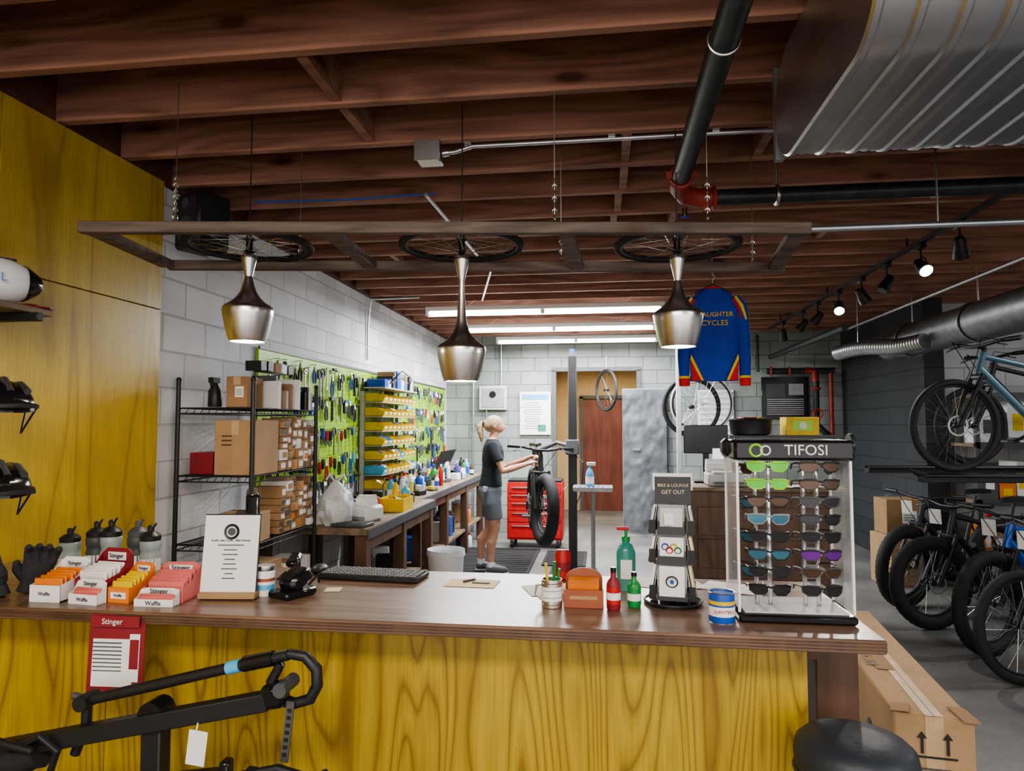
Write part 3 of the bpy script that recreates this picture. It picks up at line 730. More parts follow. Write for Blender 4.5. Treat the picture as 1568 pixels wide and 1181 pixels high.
# ------------------------------------------------------------------ person
per=bpy.data.objects.new('woman_mechanic',None); scene.collection.objects.link(per); per.location=(-1.20,7.38,.02); per.rotation_euler=(0,0,math.radians(8))
def P(n): return B(n)
b=P('body')
T_=[(-.01,0,.80,.10,.15),(-.015,0,.88,.115,.168),(-.01,0,.95,.108,.160),(.0,0,1.03,.088,.132),(.008,0,1.12,.088,.130),(.018,0,1.22,.103,.148),(.022,0,1.30,.10,.160),(.018,0,1.36,.082,.155),(.014,0,1.395,.062,.110),(.016,0,1.43,.05,.06)]
b.loft(T_,'skin')
b.tube([(.012,0,1.38),(.025,0,1.44),(.04,0,1.50)],[.058,.048,.048],'skin',14)
b.sph((.045,0,1.575),(.088,.072,.090),'skin',18,12)
b.tube([(.10,0,1.56),(.098,0,1.53),(.085,0,1.50)],[.045,.040,.026],'skin',12)
b.tube([(.125,0,1.585),(.148,0,1.555),(.138,0,1.548)],[.010,.013,.010],'skin',8)
b.sph((.132,0,1.525),(.012,.022,.010),'skin',8,6)
for s in(-1,1): b.sph((.04,s*.074,1.565),(.018,.010,.028),'skin',8,6)
for s,kx,fx in((-1,.045,.02),(1,-.015,-.09)):
    hx=0
    b.tube([(hx-.01,s*.085,.86),(hx+.01,s*.092,.72),(kx,s*.09,.49),(kx-.01,s*.09,.44),(fx-.015,s*.092,.33),(fx-.02,s*.09,.20),(fx-.02,s*.09,.10),(fx-.02,s*.09,.07)],[.095,.088,.060,.052,.056,.040,.033,.035],'skin',14)
    b.tube([(fx-.05,s*.09,.05),(fx+.04,s*.092,.04),(fx+.14,s*.10,.03)],[.035,.036,.025],'skin',10)
ARM=[]
for s,el,wr in((-1,(.13,-.215,1.09),(.375,-.155,1.16)),(1,(.14,.19,1.10),(.385,.04,1.21))):
    sh=V((.015,s*.155,1.345)); el=V(el); wr=V(wr)
    b.tube([sh+V((-.0,-s*.03,.01)),sh,sh.lerp(el,.35),el,el.lerp(wr,.3),wr,wr.lerp(el,-.06)],[.052,.054,.043,.036,.037,.024,.024],'skin',12)
    d=(wr-el).normalized(); up=V((0,0,1)); side=d.cross(up).normalized()*1.0; n=side.cross(d).normalized()
    pc=wr+d*.05
    o=b.T; Rm=Matrix((d,side,n)).transposed().to_4x4(); b.T=Matrix.Translation(pc)@Rm
    b.sph((0,0,0),(.05,.040,.019),'skin',12,8)
    for k,(L,yy) in enumerate(((.068,-.030),(.076,-.010),(.070,.011),(.055,.031))):
        b.tube([(.02,yy,0),(.045,yy*1.05,.0),(.045+L*.42,yy*1.08,-.012),(.045+L*.55,yy*1.08,-.038),(.03+L*.35,yy*1.05,-.055)],[.0105,.0095,.0088,.0082,.0068],'skin',8)
    b.tube([(-.02,-.030,-.004),(.005,-.052,-.014),(.030,-.056,-.032),(.048,-.046,-.046)],[.013,.0115,.010,.008],'skin',8)
    b.T=o; ARM.append((el,wr))
b.done(per,remesh=.0058,smooth_it=3)
b=P('shirt')
S=[(cx,cy,z,rx+.016,ry+.016) for cx,cy,z,rx,ry in T_[2:8]]
S[0]=(-.008,0,.915,.128,.178); S[1]=(.0,0,1.02,.112,.155)
S+=[(.014,0,1.395,.078,.130),(.016,0,1.425,.062,.075)]
b.loft(S,'shirt')
for s,(el,wr) in zip((-1,1),ARM):
    sh=V((.015,s*.155,1.345)); b.tube([sh+V((0,-s*.05,.0)),sh+V((0,s*.005,.002)),sh.lerp(el,.35),sh.lerp(el,.62)],[.066,.068,.062,.060],'shirt',14)
b.done(per,remesh=.009,smooth_it=4)
b=P('shorts')
b.loft([(-.01,0,.80,.125,.178),(-.012,0,.88,.130,.184),(-.008,0,.96,.116,.166),(0,0,1.0,.104,.15)],'shorts')
for s,kx in((-1,.045),(1,-.015)):
    b.tube([(-.01,s*.082,.88),(.005,s*.092,.74),(kx*.7,s*.094,.60),(kx*.75,s*.094,.575)],[.105,.107,.094,.094],'shorts',16)
b.done(per,remesh=.009,smooth_it=3)
b=P('pocket_cloth'); b.box((-.06,-.188,.90),(.05,.02,.06),'grey',(0,10,10),bev=.006); b.done(per)
b=P('hair')
b.sph((.028,0,1.592),(.098,.084,.092),'hair',18,12); b.sph((-.02,0,1.575),(.062,.074,.075),'hair',14,10)
b.tube([(-.06,0,1.60),(-.10,0,1.60),(-.125,0,1.56),(-.12,0,1.50),(-.105,0,1.44),(-.11,0,1.39)],[.028,.026,.036,.034,.026,.008],'hair',12)
o=b.done(per,remesh=.007,smooth_it=2)
b=P('hair_band'); b.torus((-.085,0,1.60),(1,0,.1),.026,.007,'black',16,6); b.done(per)
b=P('face_features')
for s in(-1,1):
    b.sph((.123,s*.030,1.580),(.008,.012,.007),'sock',8,6); b.sph((.129,s*.031,1.580),(.004,.005,.005),'eye',8,6); b.box((.128,s*.031,1.597),(.006,.028,.005),'hair')
b.sph((.141,0,1.525),(.006,.02,.006),'lip',8,6); b.done(per)
b=P('shoes')
for s,fx in((-1,.02),(1,-.09)):
    b.tube([(fx-.07,s*.09,.05),(fx-.02,s*.09,.052),(fx+.05,s*.095,.045),(fx+.12,s*.10,.036),(fx+.165,s*.102,.03)],[.036,.046,.046,.042,.022],'dgrey',12)
    b.tube([(fx-.02,s*.09,.06),(fx-.02,s*.09,.12)],[.042,.040],'sock',12)
    b.box((fx+.045,s*.095,.009),(.25,.085,.018),'white',bev=.008)
b.done(per)
# ------------------------------------------------------------------ back wall things
b=B('wall_poster',(-.99,10.17,1.77)); b.box((0,0,0),(.46,.012,.64),'paper'); b.box((0,-.008,.24),(.40,.004,.08),'lblue')
for k in range(12): b.box((-.05+R_(-.02,.02),-.008,.16-k*.035),(R_(.2,.32),.003,.010),'grey')
b.box((.1,-.008,-.22),(.12,.003,.1),'teal'); b.done()
b=B('electrical_panel',(-1.62,10.15,2.0)); b.box((0,0,0),(.42,.08,.36),'lgrey',bev=.01); b.box((0,-.045,0),(.34,.01,.29),'grey',bev=.004)
b.cyl((0,-.05,.05),(0,-.065,.05),.05,'blackg'); b.tube([(-.3,0,.5),(-.3,0,-.3),(-.3,.02,-1.98)],.015,'conduit'); b.tube([(.12,0,.18),(.12,0,.85)],.015,'conduit'); b.tube([(-.1,0,-.18),(-.1,0,-.4),(-.3,0,-.4)],.015,'conduit'); b.done()
b=B('foil_covered_door',(.60,10.06,0),0)
vs=[];fs=[];nx,nz=24,60
for i in range(nx+1):
    for j in range(nz+1):
        p=V((i*.14,j*.11,0)); vs.append((-.31+.62*i/nx,-.03+.022*(mn.noise(p)-.2)+.012*mn.noise(p*3),.08+2.03*j/nz))
for i in range(nx):
    for j in range(nz):
        a=i*(nz+1)+j; fs.append((a,a+nz+1,a+nz+2,a+1))
b.add(vs,fs,'foil',True); b.box((0,.04,1.06),(.62,.05,2.12),'lgrey')
b.box((-.12,-.07,1.25),(.1,.03,.03),'steel'); b.done()
b=B('information_board',(2.58,10.18,1.98)); b.box((0,0,0),(.64,.03,.60),'blackg',bev=.005); b.box((-.13,-.018,.1),(.26,.004,.2),'dgrey'); b.box((.15,-.018,.12),(.2,.004,.16),'grey')
for k in range(8): b.box((0,-.018,-.02-k*.03),(.5,.003,.008),'lgrey')
b.done()
b=B('louvre_panel',(1.62,10.18,1.75)); b.box((0,0,0),(.5,.03,.7),'white')
for k in range(9): b.box((0,-.02,-.3+k*.075),(.46,.02,.05),'white',(25,0,0))
b.done()
b=B('bicycle_wheel',(.06,10.0,2.1)); wheel(b,(0,0,0),(0.9,.5,0),.31,.02); b.tube([(0,0,.29),(0,.0,.5)],.003,'steel',5); b.done()
b=B('bicycle_wheel',(1.07,7.65,1.83)); wheel(b,(0,0,0),(.12,1,0),.335,.012,rim='lgrey',tire='lgrey'); b.torus((0,0,0),(.12,1,0),.31,.014,'black',40,8); b.tube([(0,0,.32),(0,0,1.06)],.003,'black',5); b.done()
b=B('bicycle_wheel',(1.0,7.95,1.80)); wheel(b,(0,0,0),(-.25,1,0),.345,.02); b.tube([(0,0,.33),(0,0,1.09)],.003,'black',5); b.done()
b=B('steel_support_post'); b.box((.80,7.4,1.445),(.05,.05,2.885),'lgrey',bev=.004); b.box((.80,7.4,.01),(.14,.14,.02),'lgrey'); b.done()
# service desk
b=B('service_desk'); b.box((1.23,5.85,.55),(1.15,.6,1.08),'dwood',bev=.005); b.box((1.23,5.84,1.10),(1.22,.68,.03),'bench',bev=.004)
b.box((1.5,6.05,1.50),(.9,.3,.02),'dgrey'); 
for x in(1.07,1.93): b.box((x,6.05,1.30),(.02,.28,.38),'dgrey')
for z in(.3,.6,.85): b.box((1.23,5.545,z),(1.0,.01,.22),'dwood',bev=.003)
b.done()
b=B('computer_monitor',(.86,5.95,1.117),-8); b.box((0,0,.36),(.36,.03,.24),'blackg',bev=.006); b.box((0,-.017,.36),(.34,.003,.22),'screen'); b.box((0,.02,.16),(.05,.03,.28),'black'); b.box((0,0,.01),(.2,.16,.015),'black',bev=.004); b.done()
b=B('office_printer',(.98,5.70,1.117)); b.box((0,0,.05),(.32,.26,.10),'lgrey',bev=.012); b.box((0,.06,.14),(.30,.12,.10),'white',(20,0,0),bev=.008); b.box((0,-.08,.11),(.24,.12,.012),'paper'); b.box((0,-.16,.03),(.24,.08,.01),'dgrey'); b.box((.02,.09,.24),(.22,.004,.1),'glow',(12,0,0)); b.done()
b=B('storage_basket',(1.24,6.02,1.512)); b.lathe([(.12,0),(.15,.01),(.16,.12),(.165,.13),(.155,.13),(.14,.02)],(0,0,0),'black',24,sx=1.1,sy=.8); b.torus((0,0,.13),(0,0,1),.165,.012,'rubber',28,6)
b.box((-.02,0,.12),(.14,.1,.06),'red',(0,0,20),bev=.004); b.box((.08,0,.10),(.06,.08,.1),'yel',bev=.004); b.done()
b=B('light_bulb_box',(1.63,6.0,1.512)); b.box((0,0,.075),(.26,.2,.15),'yel',bev=.003); b.box((0,-.102,.08),(.16,.003,.08),'lime'); b.cyl((0,-.104,.08),(0,-.108,.08),.03,'white'); b.done()
b=B('desk_papers'); 
for k in range(6): b.box((1.25+k*.06,5.60+R_(-.02,.02),1.118+k*.002),(.2,.2,.002),random.choice(['paper','yel','lime','paper']),(0,0,R_(-30,30)))
b.done()
# jersey
b=B('cycling_jersey',(.715,4.53,2.48),-2)
secs=[(0,0,-.60,.150,.035),(0,0,-.45,.152,.05),(0,0,-.25,.158,.06),(0,0,-.12,.158,.055),(0,0,-.06,.135,.045),(0,0,-.02,.085,.04),(0,0,.0,.055,.035)]
b.loft(secs,'jblue',28)
for s in(-1,1):
    b.tube([(s*.12,0,-.075),(s*.162,0,-.13),(s*.182,.0,-.30),(s*.190,-.01,-.45),(s*.188,-.02,-.61)],[.05,.052,.045,.038,.032],'jblue',14,flat=.7)
    b.tube([(s*.188,-.019,-.585),(s*.188,-.02,-.632)],[.036,.034],'jred',14,flat=.75)
    b.tube([(s*.188,-.019,-.57),(s*.188,-.02,-.585)],[.0365,.036],'jyel',14,flat=.75)
    b.tube([(s*.135,-.028,-.062),(s*.172,-.030,-.12),(s*.20,-.026,-.21)],[.010,.013,.007],'jyel',10)
    b.tube([(s*.120,-.036,-.075),(s*.150,-.038,-.13),(s*.165,-.034,-.2)],[.008,.009,.006],'jred',10)
    b.prism([(s*.085,-.047,-.598),(s*.140,-.030,-.598),(s*.150,-.030,-.46)],(0,-.006,0),'jred')
    b.prism([(s*.070,-.049,-.598),(s*.085,-.048,-.598),(s*.150,-.034,-.46),(s*.145,-.037,-.43)],(0,-.006,0),'jyel')
b.torus((0,0,.0),(0,0,1),.048,.007,'jred',20,6)
b.tube([(-.12,0,-.03),(0,0,.03),(.12,0,-.03)],.005,'black',6); b.tube([(0,0,.03),(0,0,.06),(.015,0,.075),(0,0,.09),(0,0,.45)],.003,'steel',6)
j=b.done()
text(j,'SLAUGHTER',(0,-.068,-.18),(90,0,0),.042,'jyel'); text(j,'CYCLES',(0,-.070,-.235),(90,0,0),.048,'jyel')
b=B('wall_speaker',(-2.17,3.46,2.70),-25); b.box((0,0,0),(.22,.20,.30),'black',bev=.015); b.box((0,-.102,0),(.18,.006,.26),'fabric',bev=.003); b.cyl((0,-.105,-.05),(0,-.108,-.05),.07,'dgrey',seg=24); b.cyl((0,-.105,.09),(0,-.108,.09),.03,'dgrey'); b.tube([(-.05,.05,.14),(-.05,.05,.19)],.01,'black'); b.box((-.11,.1,0),(.06,.04,.04),'black'); b.done()
# ------------------------------------------------------------------ left wall shelf etc
b=B('wall_display_shelf'); b.box((-2.17,2.10,2.02),(.22,.46,.025),'bench',bev=.003); b.box((-2.15,2.22,1.99),(.27,.03,.03),'black',bev=.003); b.box((-2.275,2.1,2.3),(.02,.03,.7),'black')
for k in range(4): b.box((-2.25,2.0,2.3+k*.07),(.05,.3,.03),'dgrey')
b.done()
b=B('toy_football',(-2.17,2.20,2.122)); b.T=Matrix.Rotation(math.radians(60),4,'Z')
b.lathe([(.001,-.14),(.03,-.125),(.062,-.08),(.081,-.03),(.084,0),(.081,.03),(.062,.08),(.03,.125),(.001,.14)],(0,0,0),'white',20,axis=(1,0,0))
for s in(-1,1): b.lathe([(.064,.078),(.067,.076),(.064,.084),(.045,.112),(.034,.127),(.002,.142)],(0,0,0),'blackg',20,axis=(s,0,0))
b.box((0,0,.083),(.1,.02,.008),'black')
f=b.done(); text(f,'NFL',(.055,-.074,.0),(90,0,36),.045,'blue')
b=B('folded_cap',(-2.13,2.29,2.033)); b.lathe([(.045,0),(.05,.005),(.035,.015),(.001,.02)],(0,0,0),'drkred',16); b.prism([(.03,-.035,0),(.08,-.025,0),(.09,0,0),(.08,.025,0),(.03,.035,0)],(0,0,.005),'drkred'); b.done()
def helmet(loc,rz):
    b=B('bicycle_helmet',loc,rz)
    vs=[];fs=[];rg=9;sg=24
    for i in range(rg+1):
        t=.5*pi*i/rg
        for k in range(sg):
            a=2*pi*k/sg; q=1+.04*math.cos(8*a)*math.sin(t)
            vs.append((.15*math.sin(t)*math.cos(a)*q,.105*math.sin(t)*math.sin(a)*q,.10*math.cos(t)-(.02*math.cos(a) if i==rg else 0)))
    for i in range(rg):
        for k in range(sg): fs.append((i*sg+k,i*sg+(k+1)%sg,(i+1)*sg+(k+1)%sg,(i+1)*sg+k))
    fs.append([rg*sg+k for k in range(sg)]); b.add(vs,fs,'blackg',True)
    for yy in(-.05,0,.05): b.tube([(-.12,yy,.055),(-.05,yy,.098-abs(yy)*.3),(.05,yy,.098-abs(yy)*.3),(.12,yy,.055)],.012,'dgrey',8)
    b.prism([(.11,-.085,.0),(.20,-.06,-.005),(.215,0,0),(.20,.06,-.005),(.11,.085,.0),(.13,0,.02)],(0,0,.012),'black')
    for s in(-1,1): b.tube([(.05,s*.1,-.0),(.0,s*.07,-.09),(-.05,s*.1,.0)],.004,'black',5)
    b.cyl((.02,-.11,.02),(.02,-.115,.02),.012,'red'); b.tube([(-.13,.0,.0),(-.17,.05,.0)],.006,'steel',6)
    return b.done()
helmet((-2.12,2.17,1.66),-30); helmet((-2.12,2.17,1.37),-30)
# ------------------------------------------------------------------ counter items
CZ=1.0705
b=B('cycling_gloves',(-1.85,1.92,CZ),20)
for gx,gy,ga,tl in((0,0,-.25,1),(.075,.045,.2,-1)):
    o=b.T; b.T=Matrix.Translation((gx,gy,0))@Matrix.Rotation(ga,4,'Y')@Matrix.Rotation(ga*2,4,'Z')
    b.tube([(0,0,.0),(0,0,.035),(0,0,.07),(0,0,.10)],[.045,.038,.044,.040],'fabric',14,flat=.62)
    for k in range(4):
        x=-.032+k*.0215; b.tube([(x,0,.09),(x*1.15,-.004,.125),(x*1.25,-.018,.150-abs(k-1.5)*.006),(x*1.25,-.032,.158-abs(k-1.5)*.006)],[.0125,.0125,.0115,.009],'fabric',8)
    b.tube([(tl*.034,0,.045),(tl*.056,-.01,.07),(tl*.062,-.018,.098)],[.015,.014,.010],'fabric',8); b.T=o
b.done(remesh=.004,smooth_it=2)
def display(loc,rz,w,d,h,m1,m2,bars):
    b=B('energy_bar_display_box',loc,rz)
    b.box((0,0,.002),(w,d,.004),m1); b.box((0,-d/2,h*.25),(w,.003,h*.5),m1)
    b.prism([(-w/2,d/2,0),(w/2,d/2,0),(w/2,d/2,h),(w*.35,d/2,h*1.12),(-w*.35,d/2,h*1.12),(-w/2,d/2,h)],(0,.003,0),m1)
    for s in(-1,1): b.prism([(s*w/2,-d/2,0),(s*w/2,d/2,0),(s*w/2,d/2,h),(s*w/2,0,h*.6),(s*w/2,-d/2,h*.5)],(-s*.002,0,0),m1)
    for k in range(bars):
        y=-d/2+.012+k*(d-.02)/bars; b.box((R_(-.003,.003),y,h*.36+.008*k/2),(w*.9,.008,h*.66),m2,(R_(-6,6),0,R_(-3,3)),bev=.003)
    b.box((0,-d/2-.002,h*.25),(w*.7,.001,h*.2),'paper'); b.box((0,d/2-.002,h*.92),(w*.6,.002,h*.2),'white')
    ob=b.done()
    text(ob,'Stinger',(0,d/2-.006,h*.93),(90,0,0),w*.17,'black'); text(ob,'Waffle',(0,-d/2-.004,h*.25),(90,0,0),w*.15,'black'); return ob
display((-1.655,1.94,CZ),0,.10,.12,.10,'paper','orange',5)
display((-1.53,1.965,CZ),-8,.115,.10,.125,'drkred','paper',5); display((-1.52,1.885,CZ),-8,.105,.03,.06,'paper','pink',2)
display((-1.425,1.95,CZ),-6,.075,.10,.09,'orange','yel',5)
display((-1.305,1.970,CZ),4,.125,.10,.09,'pink','pink',6); display((-1.30,1.89,CZ),2,.12,.03,.042,'paper','pink',2)
for i,(x,h,m,c) in enumerate(((-1.88,.15,'bot','black'),(-1.80,.17,'dgrey','black'),(-1.72,.18,'bot','black'),(-1.64,.175,'dgrey','dgrey'),(-1.57,.165,'bot','black'))):
    b=B('water_bottle',(x,2.24+.03*(i%2),CZ)); r=.035
    b.lathe([(r*.9,0),(r,.008),(r,h*.45),(r*.9,h*.5),(r*.9,h*.56),(r,h*.6),(r,h*.74),(r*.8,h*.79)],(0,0,0),m,20)
    b.lathe([(r*.95,h*.76),(r*.98,h*.86),(r*.6,h*.93),(r*.3,h*.95),(r*.32,h*1.05),(r*.18,h*1.08)],(0,0,0),c,16); b.shell([(r*1.01,h*.15),(r*1.01,h*.4)],(0,0,0),'paper',16)
    b.tube([(0,0,h*.95),(.02,0,h*1.12)],.004,c,6); b.done()
b=B('counter_notice_sign',(-1.135,2.0,CZ),7)
b.box((0,.0,.012),(.175,.06,.02),'card',bev=.003); b.box((0,0,.135),(.168,.004,.23),'paper',(-8,0,0)); b.box((0,.004,.135),(.172,.003,.236),'black',(-8,0,0))
sg=b.done(); 
b=B('emblem'); b.torus((0,-.003+.0085,.20),(0,1,-.14),.020,.004,'black',24,5); b.cyl((0,.007,.20),(0,.004,.20),.012,'dgrey')
for k,w in enumerate((.1,.05,.06,.04,.05,.06,.03,.05)):
    z=.160-k*.014; b.box((0,-.0035+(z-.135)*.14,z),(w*.8,.001,.0028),'dgrey',(-8,0,0))
b.done(sg)
text(sg,'South Lake Cycle - Bike Rentals',(0,.0015,.174),(82,0,0),.0095,'black')
b=B('tin_can',(-1.045,2.05,CZ)); b.lathe([(.027,0),(.028,.002),(.028,.078),(.027,.08)],(0,0,0),'paper'); b.shell([(.0284,.02),(.0284,.035)],(0,0,0),'lblue'); b.shell([(.0284,.045),(.0284,.055)],(0,0,0),'brown'); b.lathe([(.029,.078),(.03,.08),(.029,.092),(.001,.094)],(0,0,0),'steel'); b.done()
b=B('card_reader',(-.955,2.05,CZ),-25); b.box((0,0,.012),(.09,.12,.024),'blackg',bev=.006); b.box((0,.01,.05),(.075,.085,.05),'blackg',(28,0,0),bev=.012); b.box((0,-.025,.063),(.055,.04,.003),'screen',(28,0,0)); b.tube([(0,.06,.02),(.0,.12,.06),(-.03,.13,.04),(-.04,.14,.01)],.004,'black',6); b.done()
b=B('barcode_scanner',(-1.06,2.30,CZ),10); b.box((0,0,.008),(.06,.07,.014),'black',bev=.004); b.tube([(0,0,.01),(0,.005,.04),(0,-.01,.06)],[.012,.014,.018],'black',10); b.box((0,-.03,.065),(.04,.08,.025),'blackg',(15,0,0),bev=.008); b.done()
b=B('computer_mouse',(-1.01,2.38,CZ)); b.sph((0,0,.014),(.028,.045,.016),'black'); b.done()
b=B('sticky_note',(-.86,2.14,CZ),10); b.box((0,0,.0012),(.05,.05,.0015),'manila'); b.done()
b=B('computer_keyboard',(-.79,2.33,CZ),-5); b.box((0,0,.009),(.36,.13,.016),'black',bev=.004)
for r in range(5):
    for k in range(17): b.box((-.165+k*.0205,-.05+r*.024,.0195),(.0175,.020,.006),'dgrey',bev=.002)
b.done()
b=B('paper_sheet',(-.435,2.285,CZ),-3); b.box((0,0,.001),(.17,.11,.001),'manila'); b.cyl((-.03,.0,.005),(.0,.04,.005),.004,'dgrey',seg=6); b.box((.03,-.0,.003),(.06,.007,.005),'dgrey'); b.done()
b=B('paper_sheet',(-.15,2.24,CZ),20); b.box((0,0,.001),(.2,.14,.001),'paper'); b.box((.02,-.02,.0022),(.12,.09,.001),'manila'); b.done()
b=B('paper_sheet',(.20,2.36,CZ),-15); b.box((0,0,.001),(.2,.14,.001),'paper'); b.box((.05,.0,.0022),(.15,.11,.001),'paper',(0,0,30)); b.done()
b=B('paper_sheet',(.42,2.33,CZ),-25); b.box((0,0,.001),(.2,.13,.001),'paper'); b.done()
b=B('soda_can',(-.138,2.39,CZ)); b.lathe([(.02,0),(.026,.006),(.026,.085),(.021,.098),(.021,.1)],(0,0,0),'red'); b.shell([(.0264,.03),(.0264,.06)],(0,0,0),'drkred'); b.lathe([(.0205,.098),(.022,.1),(.0205,.102),(.018,.099),(.001,.099)],(0,0,0),'steel'); b.done()
b=B('pen_cup',(-.150,2.03,CZ)); b.lathe([(.028,0),(.03,.002),(.03,.08),(.0285,.08),(.0265,.006),(.001,.006)],(0,0,0),'brushed',24)
for z in(.01,.03,.05,.07): b.torus((0,0,z),(0,0,1),.03,.0012,'steel',24,5)
b.shell([(.0305,.02),(.0305,.06)],(0,0,0),'paper')
for k,m in enumerate(('grn','black','white','yel','grn')): b.cyl((.008*math.cos(k*1.3),.008*math.sin(k*1.3),.01),(.022*math.cos(k*1.3),.022*math.sin(k*1.3),.11+.006*k),.004,m,seg=8)
b.tube([(-.03,0,.065),(-.045,0,.06),(-.047,0,.035),(-.03,0,.02)],.004,'steel',8); b.done()
b=B('business_card_holder',(-.058,2.06,CZ))
b.box((0,0,.02),(.115,.07,.04),'brown',bev=.002); b.box((0,-.037,.026),(.115,.004,.052),'brown',bev=.001)
b.prism([(-.055,.03,.0),(.055,.03,0),(.055,.03,.07)]+[(.055*math.cos(a*pi/10),.03,.07+.032*math.sin(a*pi/10)) for a in range(1,10)]+[(-.055,.03,.07)],(0,.006,0),'brown')
b.box((0,.0,.055),(.09,.05,.035),'orange',(12,0,0)); b.box((0,-.04,.03),(.08,.001,.01),'card'); b.done()
b=B('sauce_bottle',(.028,2.02,CZ)); bottle(b,(0,0,0),.020,.12,'drkred','blackg','red',.6); b.shell([(.0206,.03),(.0206,.05)],(0,0,0),'paper',16); b.done()
b=B('sauce_bottle',(.088,2.06,CZ)); bottle(b,(0,0,0),.020,.10,'grn','blackg','grn',.6); b.shell([(.0206,.02),(.0206,.04)],(0,0,0),'paper',16); b.done()
b=B('hand_soap_bottle',(.072,2.26,CZ)); b.lathe([(.027,0),(.03,.006),(.03,.12),(.02,.145),(.011,.15),(.011,.16)],(0,0,0),'teal',20,sy=.8); b.box((0,-.0245,.07),(.036,.002,.06),'paper'); b.lathe([(.013,.155),(.013,.17),(.005,.172),(.005,.19)],(0,0,0),'grn',12); b.box((-.01,0,.195),(.04,.012,.01),'red',bev=.003); b.done()
b=B('rotating_brochure_rack',(.205,2.12,CZ))
b.cyl((0,0,0),(0,0,.008),.085,'blackg',seg=36); b.torus((0,0,.008),(0,0,1),.083,.004,'black',36,6); b.cyl((0,0,0),(0,0,.30),.006,'black')
for k in range(4):
    a=math.radians(-90+90*k-8); o=b.T; b.T=Matrix.Rotation(a+pi/2,4,'Z')
    for z,h,w,m in((.02,.11,.085,'paper'),(.125,.085,.08,'white'),(.21,.085,.075,'paper')):
        b.box((0,-.048,z+h/2),(w,.003,h),'grey',(-10,0,0)); b.box((0,-.066,z+.012),(w,.003,.022),'black',(-10,0,0)); b.box((0,-.058,z+.003),(w,.02,.003),'black')
        for s in(-1,1): b.box((s*w/2,-.056,z+.018),(.003,.02,.04),'black')
        b.box((0,-.0565,z+h*.5),(w*.85,.008,h*.78),(m if k!=1 else 'manila') if z<.2 else 'lgrey',(-10,0,0))
        if k==0:
            if z==.02: b.torus((0,-.0665,z+.055),(0,1,.15),.016,.002,'black',20,5); b.cyl((0,-.066,z+.055),(0,-.067,z+.055),.006,'blue')
            if m=='white':
                for q,cc in enumerate(('blue','red','yel','grn')): b.torus((-.018+q*.012,-.064,z+.05-(q%2)*.01),(0,1,.15),.009,.0018,cc,16,5)
            if z==.21: b.box((0,-.063,z+.045),(w*.6,.002,.035),'paper',(-10,0,30))
    b.T=o
b.box((0,-.03,.335),(.105,.004,.08),'blackg',(-6,0,0)); b.box((0,-.025,.36),(.115,.004,.05),'paper',(-6,0,0))
rk=b.done(); text(rk,'BIKE & LOUNGE',(0,-.036,.35),(84,0,0),.0125,'manila'); text(rk,'GET OUT',(0,-.035,.33),(84,0,0),.016,'manila')
b=B('snack_tin_can',(.315,1.935,CZ)); b.lathe([(.033,0),(.034,.002),(.034,.078),(.033,.08),(.031,.077),(.001,.077)],(0,0,0),'blue',28); b.shell([(.0345,.02),(.0345,.045)],(0,0,0),'paper',28); b.shell([(.0346,.05),(.0346,.06)],(0,0,0),'yel',28); b.torus((0,0,.08),(0,0,1),.0335,.002,'steel',28,5); b.torus((0,0,.001),(0,0,1),.0335,.002,'steel',28,5)
tn=b.done(); text(tn,'PLANTERS',(0,-.0355,.034),(90,0,0),.0115,'red')
# sunglasses rack
b=B('sunglasses_display_rack',(.51,2.03,CZ),1)
b.box((0,0,.012),(.305,.20,.022),'blackg',bev=.006); b.box((0,0,.026),(.27,.17,.006),'lgrey',bev=.002)
for s in(-1,1):
    b.box((s*.145,.0,.24),(.004,.16,.42),'acryl'); b.box((s*.148,-.08,.24),(.006,.006,.43),'white'); b.box((s*.148,.08,.24),(.006,.006,.43),'white')
    b.cyl((s*.065-.018,0,.03),(s*.065-.018,0,.44),.006,'chrome'); b.cyl((s*.065+.018,0,.03),(s*.065+.018,0,.44),.006,'chrome')
    b.box((s*.158,.02,.465),(.025,.06,.05),'black',bev=.012)
b.box((0,0,.460),(.315,.19,.055),'blackg',bev=.008); b.cyl((.158,-.04,.475),(.168,-.04,.475),.03,'black')
def glasses(b,c,lens,fr,yaw=0):
    o=b.T; b.T=o@Matrix.Translation(V(c))@Matrix.Rotation(yaw,4,'Z')@Matrix.Scale(.86,4)
    for s in(-1,1):
        pts=[(s*.006,-.006,.008),(s*.012,-.008,.015),(s*.045,-.002,.016),(s*.062,.008,.012),(s*.06,.008,-.004),(s*.045,.0,-.015),(s*.02,-.006,-.014),(s*.008,-.008,-.002)]
        b.prism(pts,(0,.003,0),lens)
        b.tube([pts[1],pts[2],pts[3]],.003,fr,6); b.tube([pts[3],(s*.064,.03,.012),(s*.062,.07,.006),(s*.058,.09,-.01)],.0028,fr,6)
        b.tube([pts[3],pts[4],pts[5],pts[6],pts[7]],.0018,fr,5)
    b.tube([(-.01,-.008,.012),(0,-.011,.009),(.01,-.008,.012)],.003,fr,6); b.T=o
LS=[('lensk','black'),('lensk','dgrey'),('lensn','black'),('lensb','black'),('lensk','blackg'),('lensn','dgrey'),('lensk','black'),('lensr','black')]
rows=8
